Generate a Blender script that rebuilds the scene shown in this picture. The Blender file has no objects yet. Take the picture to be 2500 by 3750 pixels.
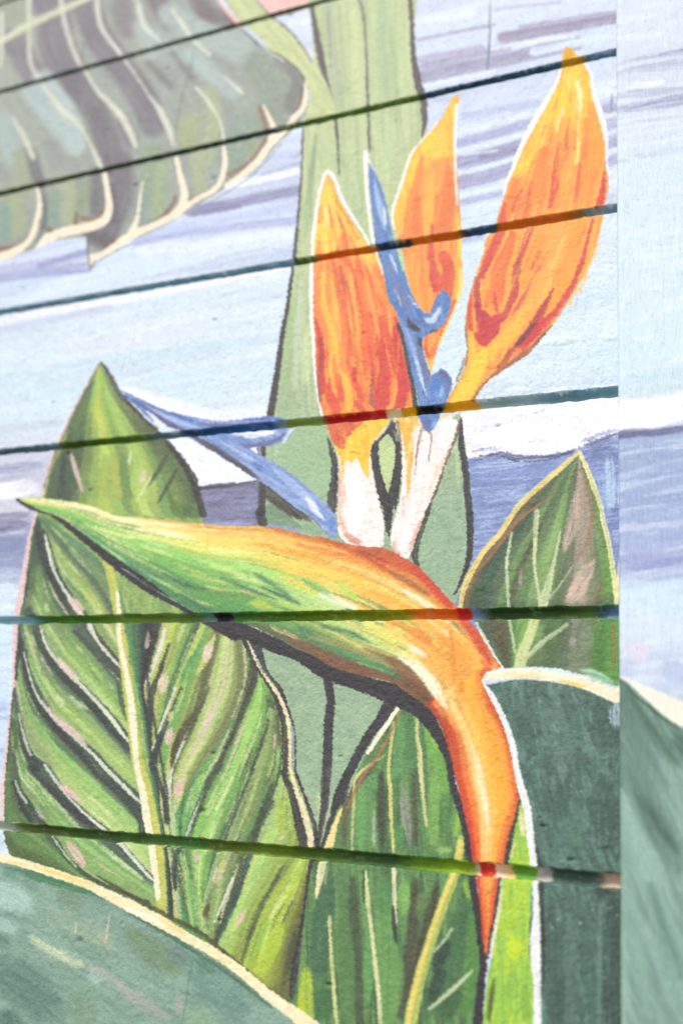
import bpy, math, random
import numpy as np
from mathutils import Matrix, Vector
R_ = math.radians
SC = 0.2                                   # one course of blocks is 0.2 m high
# ---- camera, solved from the vanishing points of the bed joints and head joints
FPX = 3535.0                               # focal length in units of the author frame (2500 wide)
YAW, PIT, ROL = 0.42805862, -0.39212591, 0.11412392
DIST, V0, UC = 3.75942895, 6.20639365, -0.469022588   # camera to wall and camera height in courses; u of the corner
def _rot(a, b, c):
    ca, sa, cb, sb, cc, sc = math.cos(a), math.sin(a), math.cos(b), math.sin(b), math.cos(c), math.sin(c)
    Ry = np.array([[ca, 0, sa], [0, 1, 0], [-sa, 0, ca]]); Rx = np.array([[1, 0, 0], [0, cb, -sb], [0, sb, cb]]); Rz = np.array([[cc, -sc, 0], [sc, cc, 0], [0, 0, 1]])
    return Rz@Rx@Ry
RW = _rot(YAW, PIT, ROL)
def proj(U, V, Z=0.):                      # wall (courses right, courses down, courses towards the wall) -> author units
    x = U; y = V-V0; z = DIST+Z
    q = [RW[i, 0]*x+RW[i, 1]*y+RW[i, 2]*z for i in range(3)]
    return 1250+FPX*q[0]/q[2], 1875+FPX*q[1]/q[2]
def unproj(X, Y, Z=0.):
    a = (X-1250)/FPX; b = (Y-1875)/FPX
    r = [RW[0, i]*a+RW[1, i]*b+RW[2, i] for i in range(3)]
    d = DIST+Z
    return r[0]/r[2]*d, r[1]/r[2]*d+V0
VG = 11.0                                  # the ground, in courses
def wx(u): return u*SC
def wz(v): return (VG-v)*SC
scene = bpy.context.scene
cam_d = bpy.data.cameras.new('camera'); cam = bpy.data.objects.new('camera', cam_d); scene.collection.objects.link(cam); scene.camera = cam
cam_d.sensor_fit = 'HORIZONTAL'; cam_d.sensor_width = 24.0; cam_d.lens = FPX/2500*24.0; cam_d.clip_start = .01; cam_d.clip_end = 500
FOC = .83
# rows of RW are the camera's right, down, forward in (right, down, into wall); world is x right, y into wall, z up
def w3(r): return Vector((r[0], r[2], -r[1]))
rt, dn, fw = w3(RW[0]), w3(RW[1]), w3(RW[2])
mat = Matrix((( rt.x, -dn.x, -fw.x), (rt.y, -dn.y, -fw.y), (rt.z, -dn.z, -fw.z))).to_4x4()
cam.matrix_world = Matrix.Translation(Vector((0, -DIST*SC, wz(V0)))) @ mat
cam_d.dof.use_dof = True; cam_d.dof.focus_distance = FOC; cam_d.dof.aperture_fstop = 2.6
# ---- light: bright veiled daylight from above, over the camera's shoulder
SUN_EL, SUN_AZ = 42.0, -18.0                 # azimuth measured from straight at the wall, towards the right
world = bpy.data.worlds.new('World'); scene.world = world; world.use_nodes = True
wn = world.node_tree.nodes; wl = world.node_tree.links
sky = wn.new('ShaderNodeTexSky'); sky.sky_type = 'NISHITA'; sky.sun_disc = False; sky.sun_elevation = R_(SUN_EL); sky.sun_rotation = R_(180-SUN_AZ); sky.air_density = 1.0; sky.dust_density = 3.0; sky.ozone_density = 1.0
bg = wn['Background']; bg.inputs['Strength'].default_value = 0.085; wl.new(sky.outputs[0], bg.inputs['Color'])
sun_d = bpy.data.lights.new('sun', 'SUN'); sun_d.energy = 1.75; sun_d.angle = R_(10); sun_d.color = (1, .98, .94)
sun = bpy.data.objects.new('sun', sun_d); scene.collection.objects.link(sun)
sd = Vector((math.sin(R_(SUN_AZ))*math.cos(R_(SUN_EL)), -math.cos(R_(SUN_AZ))*math.cos(R_(SUN_EL)), math.sin(R_(SUN_EL))))
sun.rotation_euler = sd.to_track_quat('Z', 'Y').to_euler(); sun.location = sd*6
scene.view_settings.view_transform = 'Standard'; scene.view_settings.look = 'None'; scene.view_settings.gamma = 1.0; scene.view_settings.use_curve_mapping = False
scene.view_settings.exposure = 0.75

# ---------------------------------------------------------------- the mural: painted on a canvas held in memory, later carried onto the wall as pigment
CS = 0.5                                   # canvas cells per author unit
CX0, CY0, CX1, CY1 = -400.0, -500.0, 2900.0, 4250.0
CW, CH = int((CX1-CX0)*CS), int((CY1-CY0)*CS)
rng = np.random.RandomState(7)
_tab = rng.rand(256, 256).astype(np.float32)
def noise(x, y, seed=0):                   # smooth value noise 0..1
    x = np.asarray(x, np.float32)+seed*17.31; y = np.asarray(y, np.float32)+seed*9.77
    xi = np.floor(x); yi = np.floor(y); fx = x-xi; fy = y-yi
    fx = fx*fx*(3-2*fx); fy = fy*fy*(3-2*fy)
    xi = xi.astype(np.int32) & 255; yi = yi.astype(np.int32) & 255; xj = (xi+1) & 255; yj = (yi+1) & 255
    return (_tab[yi, xi]*(1-fx)+_tab[yi, xj]*fx)*(1-fy)+(_tab[yj, xi]*(1-fx)+_tab[yj, xj]*fx)*fy
def fbm(x, y, seed=0, n=3):
    r = 0; a = 1; t = 0
    for i in range(n): r = r+a*noise(x*2**i, y*2**i, seed+i*3); t += a; a *= .55
    return r/t
def hexc(c): return np.array([int(c[i:i+2], 16)/255 for i in (1, 3, 5)], np.float32)
def sstep(a, b, x): t = np.clip((x-a)/(b-a), 0, 1); return t*t*(3-2*t)
FR = {'a': (0, 0, 1.2544), 'b': (1250, 0, 1.2544), 'c': (0, 940, 1.2544), 'd': (1250, 940, 1.2544), 'e': (0, 1880, 1.2544), 'f': (1250, 1880, 1.2544),
      'g': (0, 2810, 1.2544), 'h': (1250, 2810, 1.2544), 'i': (1050, 540, 2.5088), 'j': (1050, 1000, 2.5088), 'k': (1050, 1450, 2.5088),
      'l': (1650, 540, 2.5088), 'm': (1650, 1000, 2.5088), 'K': (600, 1850, 1.2544), 'W': (0, 0, .6272)}
def pts(s, w0=None):                       # 'a: x,y,w x,y! ...' -> rows (x, y, w) in author units
    if not isinstance(s, str): return np.asarray(s, np.float64)
    fr = None; w = w0; out = []
    for tok in s.split():
        if tok[-1] == ':': fr = FR[tok[:-1]]; continue
        dup = tok[-1] == '!'
        v = [float(q) for q in tok.rstrip('!').split(',')]
        if len(v) > 2: w = v[2]
        p = (fr[0]+v[0]/fr[2], fr[1]+v[1]/fr[2], (w or 0)/fr[2])
        out.append(p)
        if dup: out.append(p)
    return np.array(out, np.float64)
def spline(P, closed=False, step=14.0):
    n = len(P)
    if n < 3 and not closed: Q = P
    Q = []
    idx = lambda i: P[i % n] if closed else P[min(max(i, 0), n-1)]
    for i in range(n if closed else n-1):
        p0, p1, p2, p3 = idx(i-1), idx(i), idx(i+1), idx(i+2)
        L = np.hypot(*(p2-p1)[:2])
        if L < 1e-6: continue
        k = max(1, int(L/step)); t = (np.arange(k)/k)[:, None]
        Q.append(.5*((2*p1)+(p2-p0)*t+(2*p0-5*p1+4*p2-p3)*t*t+(3*p1-p0-3*p2+p3)*t**3))
    if not closed: Q.append(P[-1:])
    return np.concatenate(Q, 0)
C = np.zeros((CH, CW, 3), np.float32); ID = np.zeros((CH, CW), np.int16)
KEYS = ['']
def key(k):
    if k not in KEYS: KEYS.append(k)
    return KEYS.index(k)
class M:                                   # a mask in a window of the canvas
    def __init__(s, x0, y0, a): s.x0, s.y0, s.a = x0, y0, a
    def win(s, x0, y0, w, h):
        r = np.zeros((h, w), np.float32); H, W = s.a.shape
        ax, ay = max(x0, s.x0), max(y0, s.y0); bx, by = min(x0+w, s.x0+W), min(y0+h, s.y0+H)
        if bx > ax and by > ay: r[ay-y0:by-y0, ax-x0:bx-x0] = s.a[ay-s.y0:by-s.y0, ax-s.x0:bx-s.x0]
        return r
def segdist(Q, closed, x0, y0, w, h, reach):
    """distance minus half width to a run of segments, with run length and side offset"""
    D = np.full((h, w), 1e4, np.float32); T = np.zeros((h, w), np.float32); S = np.zeros((h, w), np.float32)
    R = np.concatenate([Q, Q[:1]], 0) if closed else Q
    t0 = 0.
    for i in range(len(R)-1):
        ax, ay, aw = R[i]; bx, by, bw = R[i+1]; hw = max(aw, bw)/2+reach
        L2 = (bx-ax)**2+(by-ay)**2
        if L2 < 1e-9: continue
        u0 = max(0, int(min(ax, bx)-hw)-x0); u1 = min(w, int(max(ax, bx)+hw)+2-x0); v0 = max(0, int(min(ay, by)-hw)-y0); v1 = min(h, int(max(ay, by)+hw)+2-y0)
        L = L2**.5
        if u1 > u0 and v1 > v0:
            X = (np.arange(u0, u1, dtype=np.float32)+x0-ax)[None, :]; Y = (np.arange(v0, v1, dtype=np.float32)+y0-ay)[:, None]
            dx, dy = bx-ax, by-ay
            t = np.clip((X*dx+Y*dy)/L2, 0, 1); d = np.hypot(X-t*dx, Y-t*dy)-(aw+(bw-aw)*t)/2
            sub = D[v0:v1, u0:u1]; m = d < sub
            sub[m] = d[m]; T[v0:v1, u0:u1][m] = (t0+t*L)[m]; S[v0:v1, u0:u1][m] = ((X*dy-Y*dx)/L)[m]
        t0 += L
    return D, T, S
def grid_xy(x0, y0, w, h):
    return (np.arange(w, dtype=np.float32)[None, :]+x0)/CS+CX0, (np.arange(h, dtype=np.float32)[:, None]+y0)/CS+CY0
def lay(x0, y0, alpha, col, idk):
    h, w = alpha.shape; c = C[y0:y0+h, x0:x0+w]
    c += (col-c)*alpha[..., None]
    if idk is not None: ID[y0:y0+h, x0:x0+w][alpha > .5] = key(idk)
def box_of(Q, pad):
    x0 = max(0, int(Q[:, 0].min()-pad)); y0 = max(0, int(Q[:, 1].min()-pad)); x1 = min(CW, int(Q[:, 0].max()+pad)+1); y1 = min(CH, int(Q[:, 1].max()+pad)+1)
    return x0, y0, max(0, x1-x0), max(0, y1-y0)
_sd = [0]
def canv(P): Q = P.copy(); Q[:, 0] = (Q[:, 0]-CX0)*CS; Q[:, 1] = (Q[:, 1]-CY0)*CS; Q[:, 2] *= CS; return Q
def fill(s, col, tex=None, soft=2., rough=2.5, id=None, clip=None, a=1., grad=None):
    """a filled shape; tex = [(angle, length, width, colour, amount), ...] brush streaks; grad = ('f: x,y x,y', colour)"""
    _sd[0] += 1; sd = _sd[0]
    Q = canv(spline(pts(s), True)); Q[:, 2] = 0
    reach = (soft+rough)*CS+2
    x0, y0, w, h = box_of(Q, reach)
    cr = np.zeros((h, w+1), np.int32); R = np.concatenate([Q, Q[:1]], 0)
    for (ax, ay, _), (bx, by, _) in zip(R[:-1], R[1:]):
        if ay == by: continue
        lo, hi = min(ay, by), max(ay, by)
        ys = np.arange(max(0, int(np.ceil(lo-y0))), min(h, int(np.ceil(hi-y0))))
        if len(ys): xs = np.clip(np.ceil(ax+(ys+y0-ay)*(bx-ax)/(by-ay)-x0), 0, w).astype(int); np.add.at(cr, (ys, xs), 1)
    ins = (np.cumsum(cr, 1)[:, :w] % 2).astype(bool)
    D, _, _ = segdist(Q, True, x0, y0, w, h, reach); D = np.where(ins, -D, D)
    X, Y = grid_xy(x0, y0, w, h)
    D = D/CS+rough*(fbm(X/7, Y/5, sd, 2)-.5)*2
    al = np.clip(.5-D/max(soft, 1.5), 0, 1)*a
    if clip is not None: al = al*clip.win(x0, y0, w, h)
    cc = np.broadcast_to(hexc(col), (h, w, 3)).copy()
    if grad:
        g = pts(grad[0]); d = g[1, :2]-g[0, :2]; t = sstep(0, 1, ((X-g[0, 0])*d[0]+(Y-g[0, 1])*d[1])/(d@d)+.12*(fbm(X/60, Y/60, sd+5)-.5))
        cc += (hexc(grad[1])-cc)*t[..., None]
    for k, (an, ln, wd, c2, am) in enumerate(tex or []):
        t = math.radians(an); n = fbm((X*math.cos(t)+Y*math.sin(t))/ln, (-X*math.sin(t)+Y*math.cos(t))/wd, sd*3+k, 3)
        cc += (hexc(c2)-cc)*(sstep(.42, .68, n)*am)[..., None]
    lay(x0, y0, al, cc, id)
    return M(x0, y0, al)
def stroke(s, col, w=10., soft=2., a=1., br=0., rough=2., id=None, clip=None, col2=None, brw=5.):
    """a brush stroke of varying width; br = how far the bristles break it up; col2 = colour at its end"""
    _sd[0] += 1; sd = _sd[0]
    Q = canv(spline(pts(s, w))); reach = (soft+rough)*CS+2
    x0, y0, ww, h = box_of(Q, Q[:, 2].max()/2+reach)
    if ww < 1 or h < 1: return None
    D, T, S = segdist(Q, False, x0, y0, ww, h, reach)
    X, Y = grid_xy(x0, y0, ww, h)
    D = D/CS+rough*(fbm(X/7, Y/5, sd, 2)-.5)*2
    if br >= .3 and soft >= 6 and len(Q) > 2:  # pointed where the brush lands and lifts
        L = T.max()/CS; E_ = np.minimum(T/CS, L-T/CS)/(.38*L+.1); D = D+Q[:, 2].max()/CS/2*.85*(1-np.sqrt(np.clip(E_, 0, 1)))
    al = np.clip(.5-D/max(soft, 1.5), 0, 1)*a
    if soft > 8: al = sstep(0, 1, al)
    if br: al = al*(1-br*sstep(.35, .72, fbm(T/CS/90, S/CS/brw, sd+40, 2)))
    if br >= .3 and soft >= 6:                 # the brush lands and lifts: ragged, fading ends
        wid = Q[:, 2].max()/CS; L = T.max()/CS; fd = min(.6*wid+8, .22*L+3)
        al = al*sstep(0, 1, np.minimum(T/CS, L-T/CS)/fd+.55*(fbm(S/CS/3.5, T/CS/120, sd+9, 2)-.5)+.06)
    if clip is not None: al = al*clip.win(x0, y0, ww, h)
    cc = hexc(col)
    if col2: cc = cc+(hexc(col2)-cc)*np.clip(T/max(T.max(), 1), 0, 1)[..., None]
    lay(x0, y0, al, cc, id)
def many(lst, **kw):                       # several strokes with shared settings: (path, colour[, width])
    for it in lst:
        k = dict(kw)
        if len(it) > 2: k['w'] = it[2]
        if len(it) > 3: k.update(it[3])
        stroke(it[0], it[1], **k)

def resample(s, n):
    Q = spline(pts(s, 1.)); d = np.concatenate([[0], np.cumsum(np.hypot(*np.diff(Q[:, :2], axis=0).T))]); t = np.linspace(0, d[-1], n)
    return np.stack([np.interp(t, d, Q[:, 0]), np.interp(t, d, Q[:, 1])], -1)
def ribbon(A, B, table, n=11, clip=None, br=.28, soft=9, jit=.035, outer=None, over=2.3, rs=0, a=1., runs=3):
    """brush strokes that run side by side from edge A to edge B; table[t][f] = colour along (t) and across (f)"""
    r = np.random.RandomState(101+rs); A, B = resample(A, 26), resample(B, 26)
    if isinstance(table[0], str): table = [table]
    nf_ = max(len(row) for row in table)
    T = np.stack([np.stack([np.interp(np.linspace(0, 1, nf_), np.linspace(0, 1, len(row)), [hexc(c)[q] for c in row]) for q in range(3)], -1) for row in table])
    def colour(t, f):
        ti = t*(T.shape[0]-1); fi = f*(T.shape[1]-1); t0 = min(int(ti), max(T.shape[0]-2, 0)); f0 = min(int(fi), T.shape[1]-2); ft = min(ti-t0, 1); ff = min(fi-f0, 1); t1 = min(t0+1, T.shape[0]-1)
        return (T[t0, f0]*(1-ff)+T[t0, f0+1]*ff)*(1-ft)+(T[t1, f0]*(1-ff)+T[t1, f0+1]*ff)*ft
    for q in range(n*runs):
        k = q % n; f = (k+.5)/n if q < n else r.uniform(0, 1)
        segs = [(0, 26)] if q < n and T.shape[0] == 1 else None
        if segs is None:
            m = 5 if T.shape[0] > 1 else 2
            cut = np.linspace(0, 25, m+1).astype(int); segs = [(max(0, cut[i]-2-r.randint(0, 3)), min(26, cut[i+1]+3+r.randint(0, 3))) for i in range(m)]
        for s0, s1 in segs:
            ff = np.clip(f+jit*r.uniform(-1, 1)*np.linspace(-1, 1, 26), 0, 1)[:, None]
            P = A*(1-ff)+B*ff; wd = np.hypot(*(B-A).T)/n*over*(1 if q < n else r.uniform(.3, .8)); P = np.concatenate([P, np.maximum(wd, 3)[:, None]], 1)[s0:s1]
            tm = (s0+s1)/2/26; c = colour(tm, float(np.clip(f, 0, 1)))
            if outer: c = c+(hexc(outer)-c)*(.55*(1-tm)**2)
            c = np.clip(c*(1+r.uniform(-.09, .09))+r.uniform(-.025, .025, 3), 0, 1)
            cx = '#%02x%02x%02x' % tuple(int(v*255) for v in c)
            c2 = None
            if outer and len(segs) == 1: c2 = cx; c0 = hexc(cx); c0 = c0+(hexc(outer)-c0)*.6; cx = '#%02x%02x%02x' % tuple(int(v*255) for v in c0)
            stroke(P, cx, col2=c2, soft=soft if q < n else soft*.8, br=br if q < n else .5, rough=4, clip=clip, brw=3.5, a=a if q < n else a*.8)

def flecks(A, B, cols, n, clip, rs=0, wd=(5, 13), ln=(3, 9), a=.7):
    r = np.random.RandomState(700+rs); A, B = resample(A, 26), resample(B, 26)
    for q in range(n):
        f = r.uniform(.12, .92); s0 = r.randint(0, 22); s1 = min(26, s0+r.randint(*ln)); P = (A*(1-f)+B*f)[s0:s1]
        if len(P) < 3: continue
        stroke(np.concatenate([P, np.full((len(P), 1), r.uniform(*wd))], 1), cols[r.randint(len(cols))], soft=6, br=.6, brw=2.5, rough=6, a=a, clip=clip)

def paint_mural():
    global C
    X, Y = grid_xy(0, 0, CW, CH)
    U, V = unproj(X+0*Y, Y+0*X, 0.)
    # ---- sky and sea by height on the wall
    stops = [(-6, '#cfdcee'), (1.2, '#cfdcee'), (2.0, '#c9d6ec'), (2.6, '#cbdaf0'), (3.0, '#cde0f0'), (3.2, '#cfdfec'), (3.8, '#cde2ee'), (4.0, '#c9d6e6'), (4.15, '#b9bed6'), (4.3, '#c9cde0'), (4.5, '#8d93b6'),
             (4.7, '#8b97be'), (4.9, '#c3d6ec'), (5.1, '#cfe6f6'), (5.6, '#bfd6ef'), (6.2, '#cfe0f2'), (7, '#b8cde2'), (14, '#b8cde2')]
    vw = V+.18*(fbm(U*1.1, V*3, 3)-.5)
    vs = np.array([q[0] for q in stops]); cs = np.stack([hexc(q[1]) for q in stops])
    for c in range(3): C[..., c] = np.interp(vw, vs, cs[:, c])
    for k, (f1, f2, col, am, lo, hi) in enumerate([(.8, 10, '#aab2d4', .42, 1.9, 3.0), (.8, 8, '#b4bad6', .3, -6, 1.9), (.9, 15, '#e2eef8', .5, -6, 3.1), (.9, 10, '#bcd3e6', .4, 3., 4.2), (1.0, 20, '#e2ecf6', .35, 3., 14), (1.3, 30, '#8f9cc8', .3, 4.9, 14)]):
        n = fbm(U*f1, V*f2+U*.6, 60+k*7, 3)
        C += (hexc(col)-C)*(sstep(.5, .72, n)*am*sstep(lo-.15, lo+.1, V)*(1-sstep(hi-.1, hi+.15, V)))[..., None]
    q = dict(soft=14, br=.29, brw=5)
    many([('b: 350,180 500,150 700,110', '#a3a0bd', 14), ('b: 360,270 640,215', '#aeadca', 30), ('b: 370,350 480,325 660,290 900,235 1080,195', '#9c99b8', 62), ('b: 375,300 560,260 760,215', '#a5a3c0', 34),
          ('b: 740,170 1000,125 1280,75', '#9791ad', 52), ('b: 820,120 1000,90 1270,50', '#a9a5c0', 18), ('b: 700,40 1000,5', '#b7badb', 14), ('b: 370,395 640,335 700,322', '#dce9f4', 18), ('b: 690,220 900,182 1060,165', '#dfeaf4', 16),
          ('b: 880,235 1020,205 1260,150', '#cfe0ee', 40), ('b: 380,85 600,60', '#dbe6f2', 40),
          ('b: 560,530 900,470', '#b7c1e2', 34), ('b: 540,655 700,610 870,560', '#a7aed4', 42), ('b: 550,745 700,705 830,665', '#9a9dc0', 66), ('b: 550,835 680,805 780,770', '#9fa2c6', 62), ('b: 640,720 800,680', '#8f90b2', 24),
          ('b: 545,708 710,690', '#d5dcee', 9), ('b: 555,925 730,885', '#a9b0d8', 26), ('b: 550,895 640,875 745,850', '#d6e8f4', 20), ('b: 560,985 720,950', '#cfe2f0', 40), ('b: 550,600 700,560 860,520', '#d6e4f4', 20),
          ('b: 1205,500 1275,490', '#9ba0c6', 40), ('b: 1215,570 1275,555', '#a9aed0', 50), ('b: 1220,650 1275,640', '#9fa4c8', 50), ('b: 1225,740 1275,720', '#a5abd0', 50), ('b: 1170,400 1275,380', '#d3e6f2', 60),
          ('b: 520,1110 640,1080', '#a9b3dc', 30)], **q)
    stroke('b: 682,-10 680,150 668,325', '#5f7488', w=11, soft=7, br=.35, a=.75); stroke('b: 690,0 690,200', '#e3ecf6', w=7, soft=5, a=.6); stroke('b: 1240,430 1238,500', '#6f88a0', w=8, soft=5, a=.7)
    many([('a: 860,965 1000,945 1150,915 1370,870', '#8a8cb2', 46), ('a: 880,985 1100,945', '#7f80a8', 20), ('a: 620,1110 900,1060 1370,1010', '#aab4dc', 36), ('a: 700,1060 1000,1010 1370,950', '#bcc9ec', 40), ('a: 1040,850 1200,820 1380,780', '#e9f0f9', 34),
          ('a: 1150,740 1380,700', '#b9c6ea', 30), ('a: 1250,650 1385,620', '#c6d0ee', 30), ('a: 640,1150 1000,1110 1350,1060', '#dce9f6', 40), ('a: 1200,800 1380,745', '#a9b0d8', 12)], **q)
    many([('c: 0,95 150,75 400,45', '#9ea6d2', 50), ('c: 0,60 180,30 390,-10', '#b7bee0', 40), ('c: 180,40 400,-30', '#8f96c4', 26), ('c: -60,300 200,250 630,182 900,130 1340,48', '#f1eef4', 24), ('c: -50,345 250,285 500,235', '#c3cde6', 34), ('c: 450,70 900,10', '#cfe2f2', 50),
          ('c: 0,560 500,470 1200,380', '#c3dcea', 40), ('c: 0,650 380,600', '#c6dfec', 50), ('c: 300,430 900,330', '#d6dff0', 60), ('c: 700,560 1230,480', '#c8dfec', 40), ('c: -40,800 270,760', '#c2cfe0', 40), ('c: 0,860 270,820', '#cfd8e8', 40)], **q)
    q2 = dict(soft=12, br=.5, brw=8)
    many([('c: -80,935 230,905', '#c6c9de', 50), ('c: -80,985 215,955', '#989cbc', 44), ('c: -80,1085 195,1050', '#f1f2f9', 80), ('c: -20,1025 120,1010', '#aeb0c6', 30), ('c: -80,1165 120,1120', '#c9cad8', 40),
          ('e: -80,30 150,0', '#8586a2', 40), ('e: -80,75 145,45', '#74789a', 46), ('e: -80,150 130,130', '#8490b8', 70), ('e: 40,90 130,80', '#c3cfe4', 10), ('e: -80,220 120,200', '#8f9ac0', 60), ('e: -80,280 115,270', '#b6c3de', 50), ('e: -80,360 105,350', '#d0e4f4', 70), ('e: -80,430 95,430', '#d8ecf6', 50),
          ('e: -80,560 75,550', '#cfe6f8', 60), ('e: -80,650 70,640', '#bfd2ee', 30), ('e: -80,790 65,770', '#c6d9f2', 50), ('e: -80,900 55,880', '#b0c4e6', 50), ('e: -80,1000 45,980', '#cfe0f4', 50), ('e: -80,1100 35,1090', '#aebfe2', 40), ('g: -80,100 20,90', '#e3c9cc', 60), ('g: -80,340 30,350', '#c3d6e8', 80)], **q2)
    # a faint head joint seen through the paint
    stroke('c: 640,185 600,400 568,560', '#dbe7f0', w=6, soft=4, a=.5); stroke('c: 645,185 606,400 574,570', '#aab6c8', w=4, soft=3, a=.4)
    # ---- the sea, the white surf band and the patches round the flower
    fill('d: 540,830 700,860 1290,780 1290,1179 f: 1290,500 500,500 500,0', '#7f92c4', tex=[(-6, 110, 7, '#a3b8de', .7), (-8, 90, 8, '#6c7cb0', .6)], id=None)
    many([('d: 600,960 800,940 960,910', '#a8bde2', 40), ('d: 600,1020 700,1010 900,990', '#8ba0d2', 30), ('d: 640,1100 760,1080 850,1060', '#9aacd8', 26), ('d: 1120,900 1275,890', '#6f7fb0', 60), ('f: 620,60 700,40', '#98abd8', 20), ('f: 1235,100 1275,100', '#9db0dc', 60), ('f: 1250,230 1278,230', '#7486ba', 60),
          ('d: 1225,900 1235,1179', '#abc7e2', 60), ('d: 1190,980 1200,1179', '#9ab2d8', 30)], soft=10, br=.8, brw=4, rough=10)
    cl = fill('d: 555,712 700,690 900,668 1290,630 1290,805 1190,830 1090,872 980,900 860,912 730,905 600,925 560,900 550,800', '#eeeff6', tex=[(-8, 120, 9, '#dfe3f0', .7), (-8, 90, 14, '#fbfbfe', .8)], rough=7, id='cloud')
    many([('d: 740,820 860,800 980,810 1100,850', '#fdfdff', 60), ('d: 800,870 950,880', '#fdfdff', 40), ('d: 590,860 700,880', '#e3e4f0', 30)], soft=8, br=.2, clip=cl)
    many([('d: 585,895 700,880 740,870', '#8c90b4', 16), ('d: 590,930 740,905 800,925 960,920 1080,885', '#5f6188', 30), ('d: 1100,870 1180,848 1275,808', '#74779f', 30), ('d: 1090,850 1275,790', '#8a98c4', 20)], soft=6, br=.7, brw=4, rough=8)
    stroke('d: 930,680 960,740 1010,790', '#d9dcea', w=3, a=.6); stroke('d: 1010,670 1090,740 1150,850', '#cfd2e0', w=3, a=.6)
    fill('d: 640,560 900,600 1290,585 1290,625 640,668 600,660', '#c6dcea', a=.8, soft=14, tex=[(-6, 80, 8, '#eef2f8', .8)])
    fill('c: 560,600 760,640 1000,700 1230,700 1230,900 920,900 700,800', '#e6edf5', a=.85, soft=16)
    fill('c: 770,830 880,825 1000,880 1190,880! 1215,900 1215,1040! 1150,1030 920,1055 860,940', '#eef2fa', tex=[(20, 60, 9, '#dbe5f4', .6)], id='cloud', rough=4)
    fill('c: 905,1060 1215,1035! 1215,1179! e: 1215,60 930,60', '#8083a3', tex=[(-5, 90, 8, '#6f7088', .7), (-5, 60, 8, '#8f97c4', .5)], rough=4)
    stroke('c: 915,1062 1060,1052 1200,1030', '#56555f', w=18, br=.6, soft=4); stroke('e: 930,48 1170,50', '#8fa3d8', w=22, soft=8, br=.4)
    # ---- tall flaring stalk behind everything
    st = fill('W: 714,-90 716,60 720,150 712,220 697,300 692,400 684,500 678,600 650,760 625,900 612,960 602,1080 597,1200 595,1300 590,1480 600,1700 740,2000 880,1900 960,1700 1000,1500 1050,1370 1085,1270 1080,1150 1072,1050 1062,985! 1058,950! 980,940 955,700 985,400 975,290 968,220 950,100 938,-90',
              '#b7c797', grad=('W: 800,500 800,1100', '#94b08f'), tex=[(86, 260, 14, '#a1b588', .6), (88, 300, 14, '#c3d1a1', .6)], id='stalk')
    many([('a: 1500,-50 1520,200 1560,500', '#a9b79c', 50), ('b: 40,-50 60,200 70,500', '#c6d09c', 50), ('b: 180,-50 200,200 220,500', '#a8bf95', 60), ('b: 260,-50 270,200 280,480', '#bccd9a', 30), ('b: 150,200 160,500 180,700', '#b6c996', 26), ('b: 230,520 200,800', '#b9cd9a', 50),
          ('a: 1450,600 1430,800 1400,1100', '#98b088', 26), ('a: 1520,620 1500,760', '#b4c898', 30), ('c: 1380,60 1340,300 1290,600', '#a4c088', 26), ('c: 1420,300 1400,600', '#c3d6a2', 40), ('i: 250,0 230,300', '#8fa583', 20), ('i: 600,300 640,600 690,850', '#a9c295', 60), ('j: 130,0 100,500 60,1100', '#bccbae', 60)], soft=16, br=.4, clip=st)
    fill('K: 0,0 1500,0 1500,1179 0,1179', '#92af90', a=.9, soft=20, clip=st, tex=[(10, 40, 20, '#86a484', .5), (30, 50, 30, '#a3bd9c', .4)])
    fill('k: -60,260 380,260 470,540 470,940 360,960 200,860 0,700', '#9dbb93', soft=10, clip=st, tex=[(-10, 50, 20, '#8aab83', .6)])
    fill('c: 1215,760 1560,790 1568,1179 1215,1179', '#9cba92', soft=20, a=.7, clip=st)
    ol = dict(br=.12, soft=3, rough=4, brw=3, id='stalk')
    stroke('a: 1432,30,18 1450,150,30 1470,250,34 1492,350,24 1525,470,18 1540,560,14 1548,640,12 1556,800,7', '#665b62', **ol)
    stroke('b: 78,-20,12 102,80,16 112,250,12 118,400,12 122,520,12 128,690,12', '#6e6668', **dict(ol, br=.5))
    stroke('b: 312,-20,22 322,100,20 330,250,26 350,380,34 372,440,34 380,560,26 368,625,8', '#645c5f', **ol)
    stroke('a: 1390,585,9 1384,760,9 1375,900,10 1360,1080,14 1350,1179,18', '#534e52', **ol)
    stroke('c: 1345,30,14 1322,200,18 1300,330,22 1275,500,26 1255,640,34 1235,745,34', '#4c484c', **ol)
    stroke('a: 1505,60 1515,260', '#7f7f76', w=9, soft=8, a=.5)
    stroke('d: 550,740,12 548,860,26 565,960,30 585,1179,32', '#46424a', **ol); stroke('f: 588,0,34 590,120,30 582,210,26 545,320,14 518,370,8', '#423f44', **ol)
    stroke('K: 750,800,40 765,900,38 755,1010,44 750,1179,40', '#46434a', **ol); pass
    stroke('g: 1505,-60,44 1495,60,44 1488,170,36 1470,300,22 1462,380,14', '#4b484c', **dict(ol, br=.45))
    stroke('K: 1050,880,60 1000,980,54 940,1060,46 890,1150,44 g: 1560,110,40 1530,210,30', '#423f46', **ol); stroke('g: 1590,30,30 1568,170,40 1520,240,26 1480,360,16 1465,400,12', '#454246', **dict(ol, br=.3))
    stroke('c: 1200,880,40 1205,1000,36 1200,1179,34', '#4b474d', **dict(ol, br=.5)); stroke('e: 1195,-10,44 1205,40,50 1212,58,16', '#423f46', **dict(ol, br=.3))
    fill('K: 470,0 540,10 600,70 640,110 560,100 480,90', '#7d9c7e', clip=None, id='stalk'); stroke('e: 1225,62 1300,62 1380,88', '#8aa0d0', w=14, br=.4, soft=5)
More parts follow.
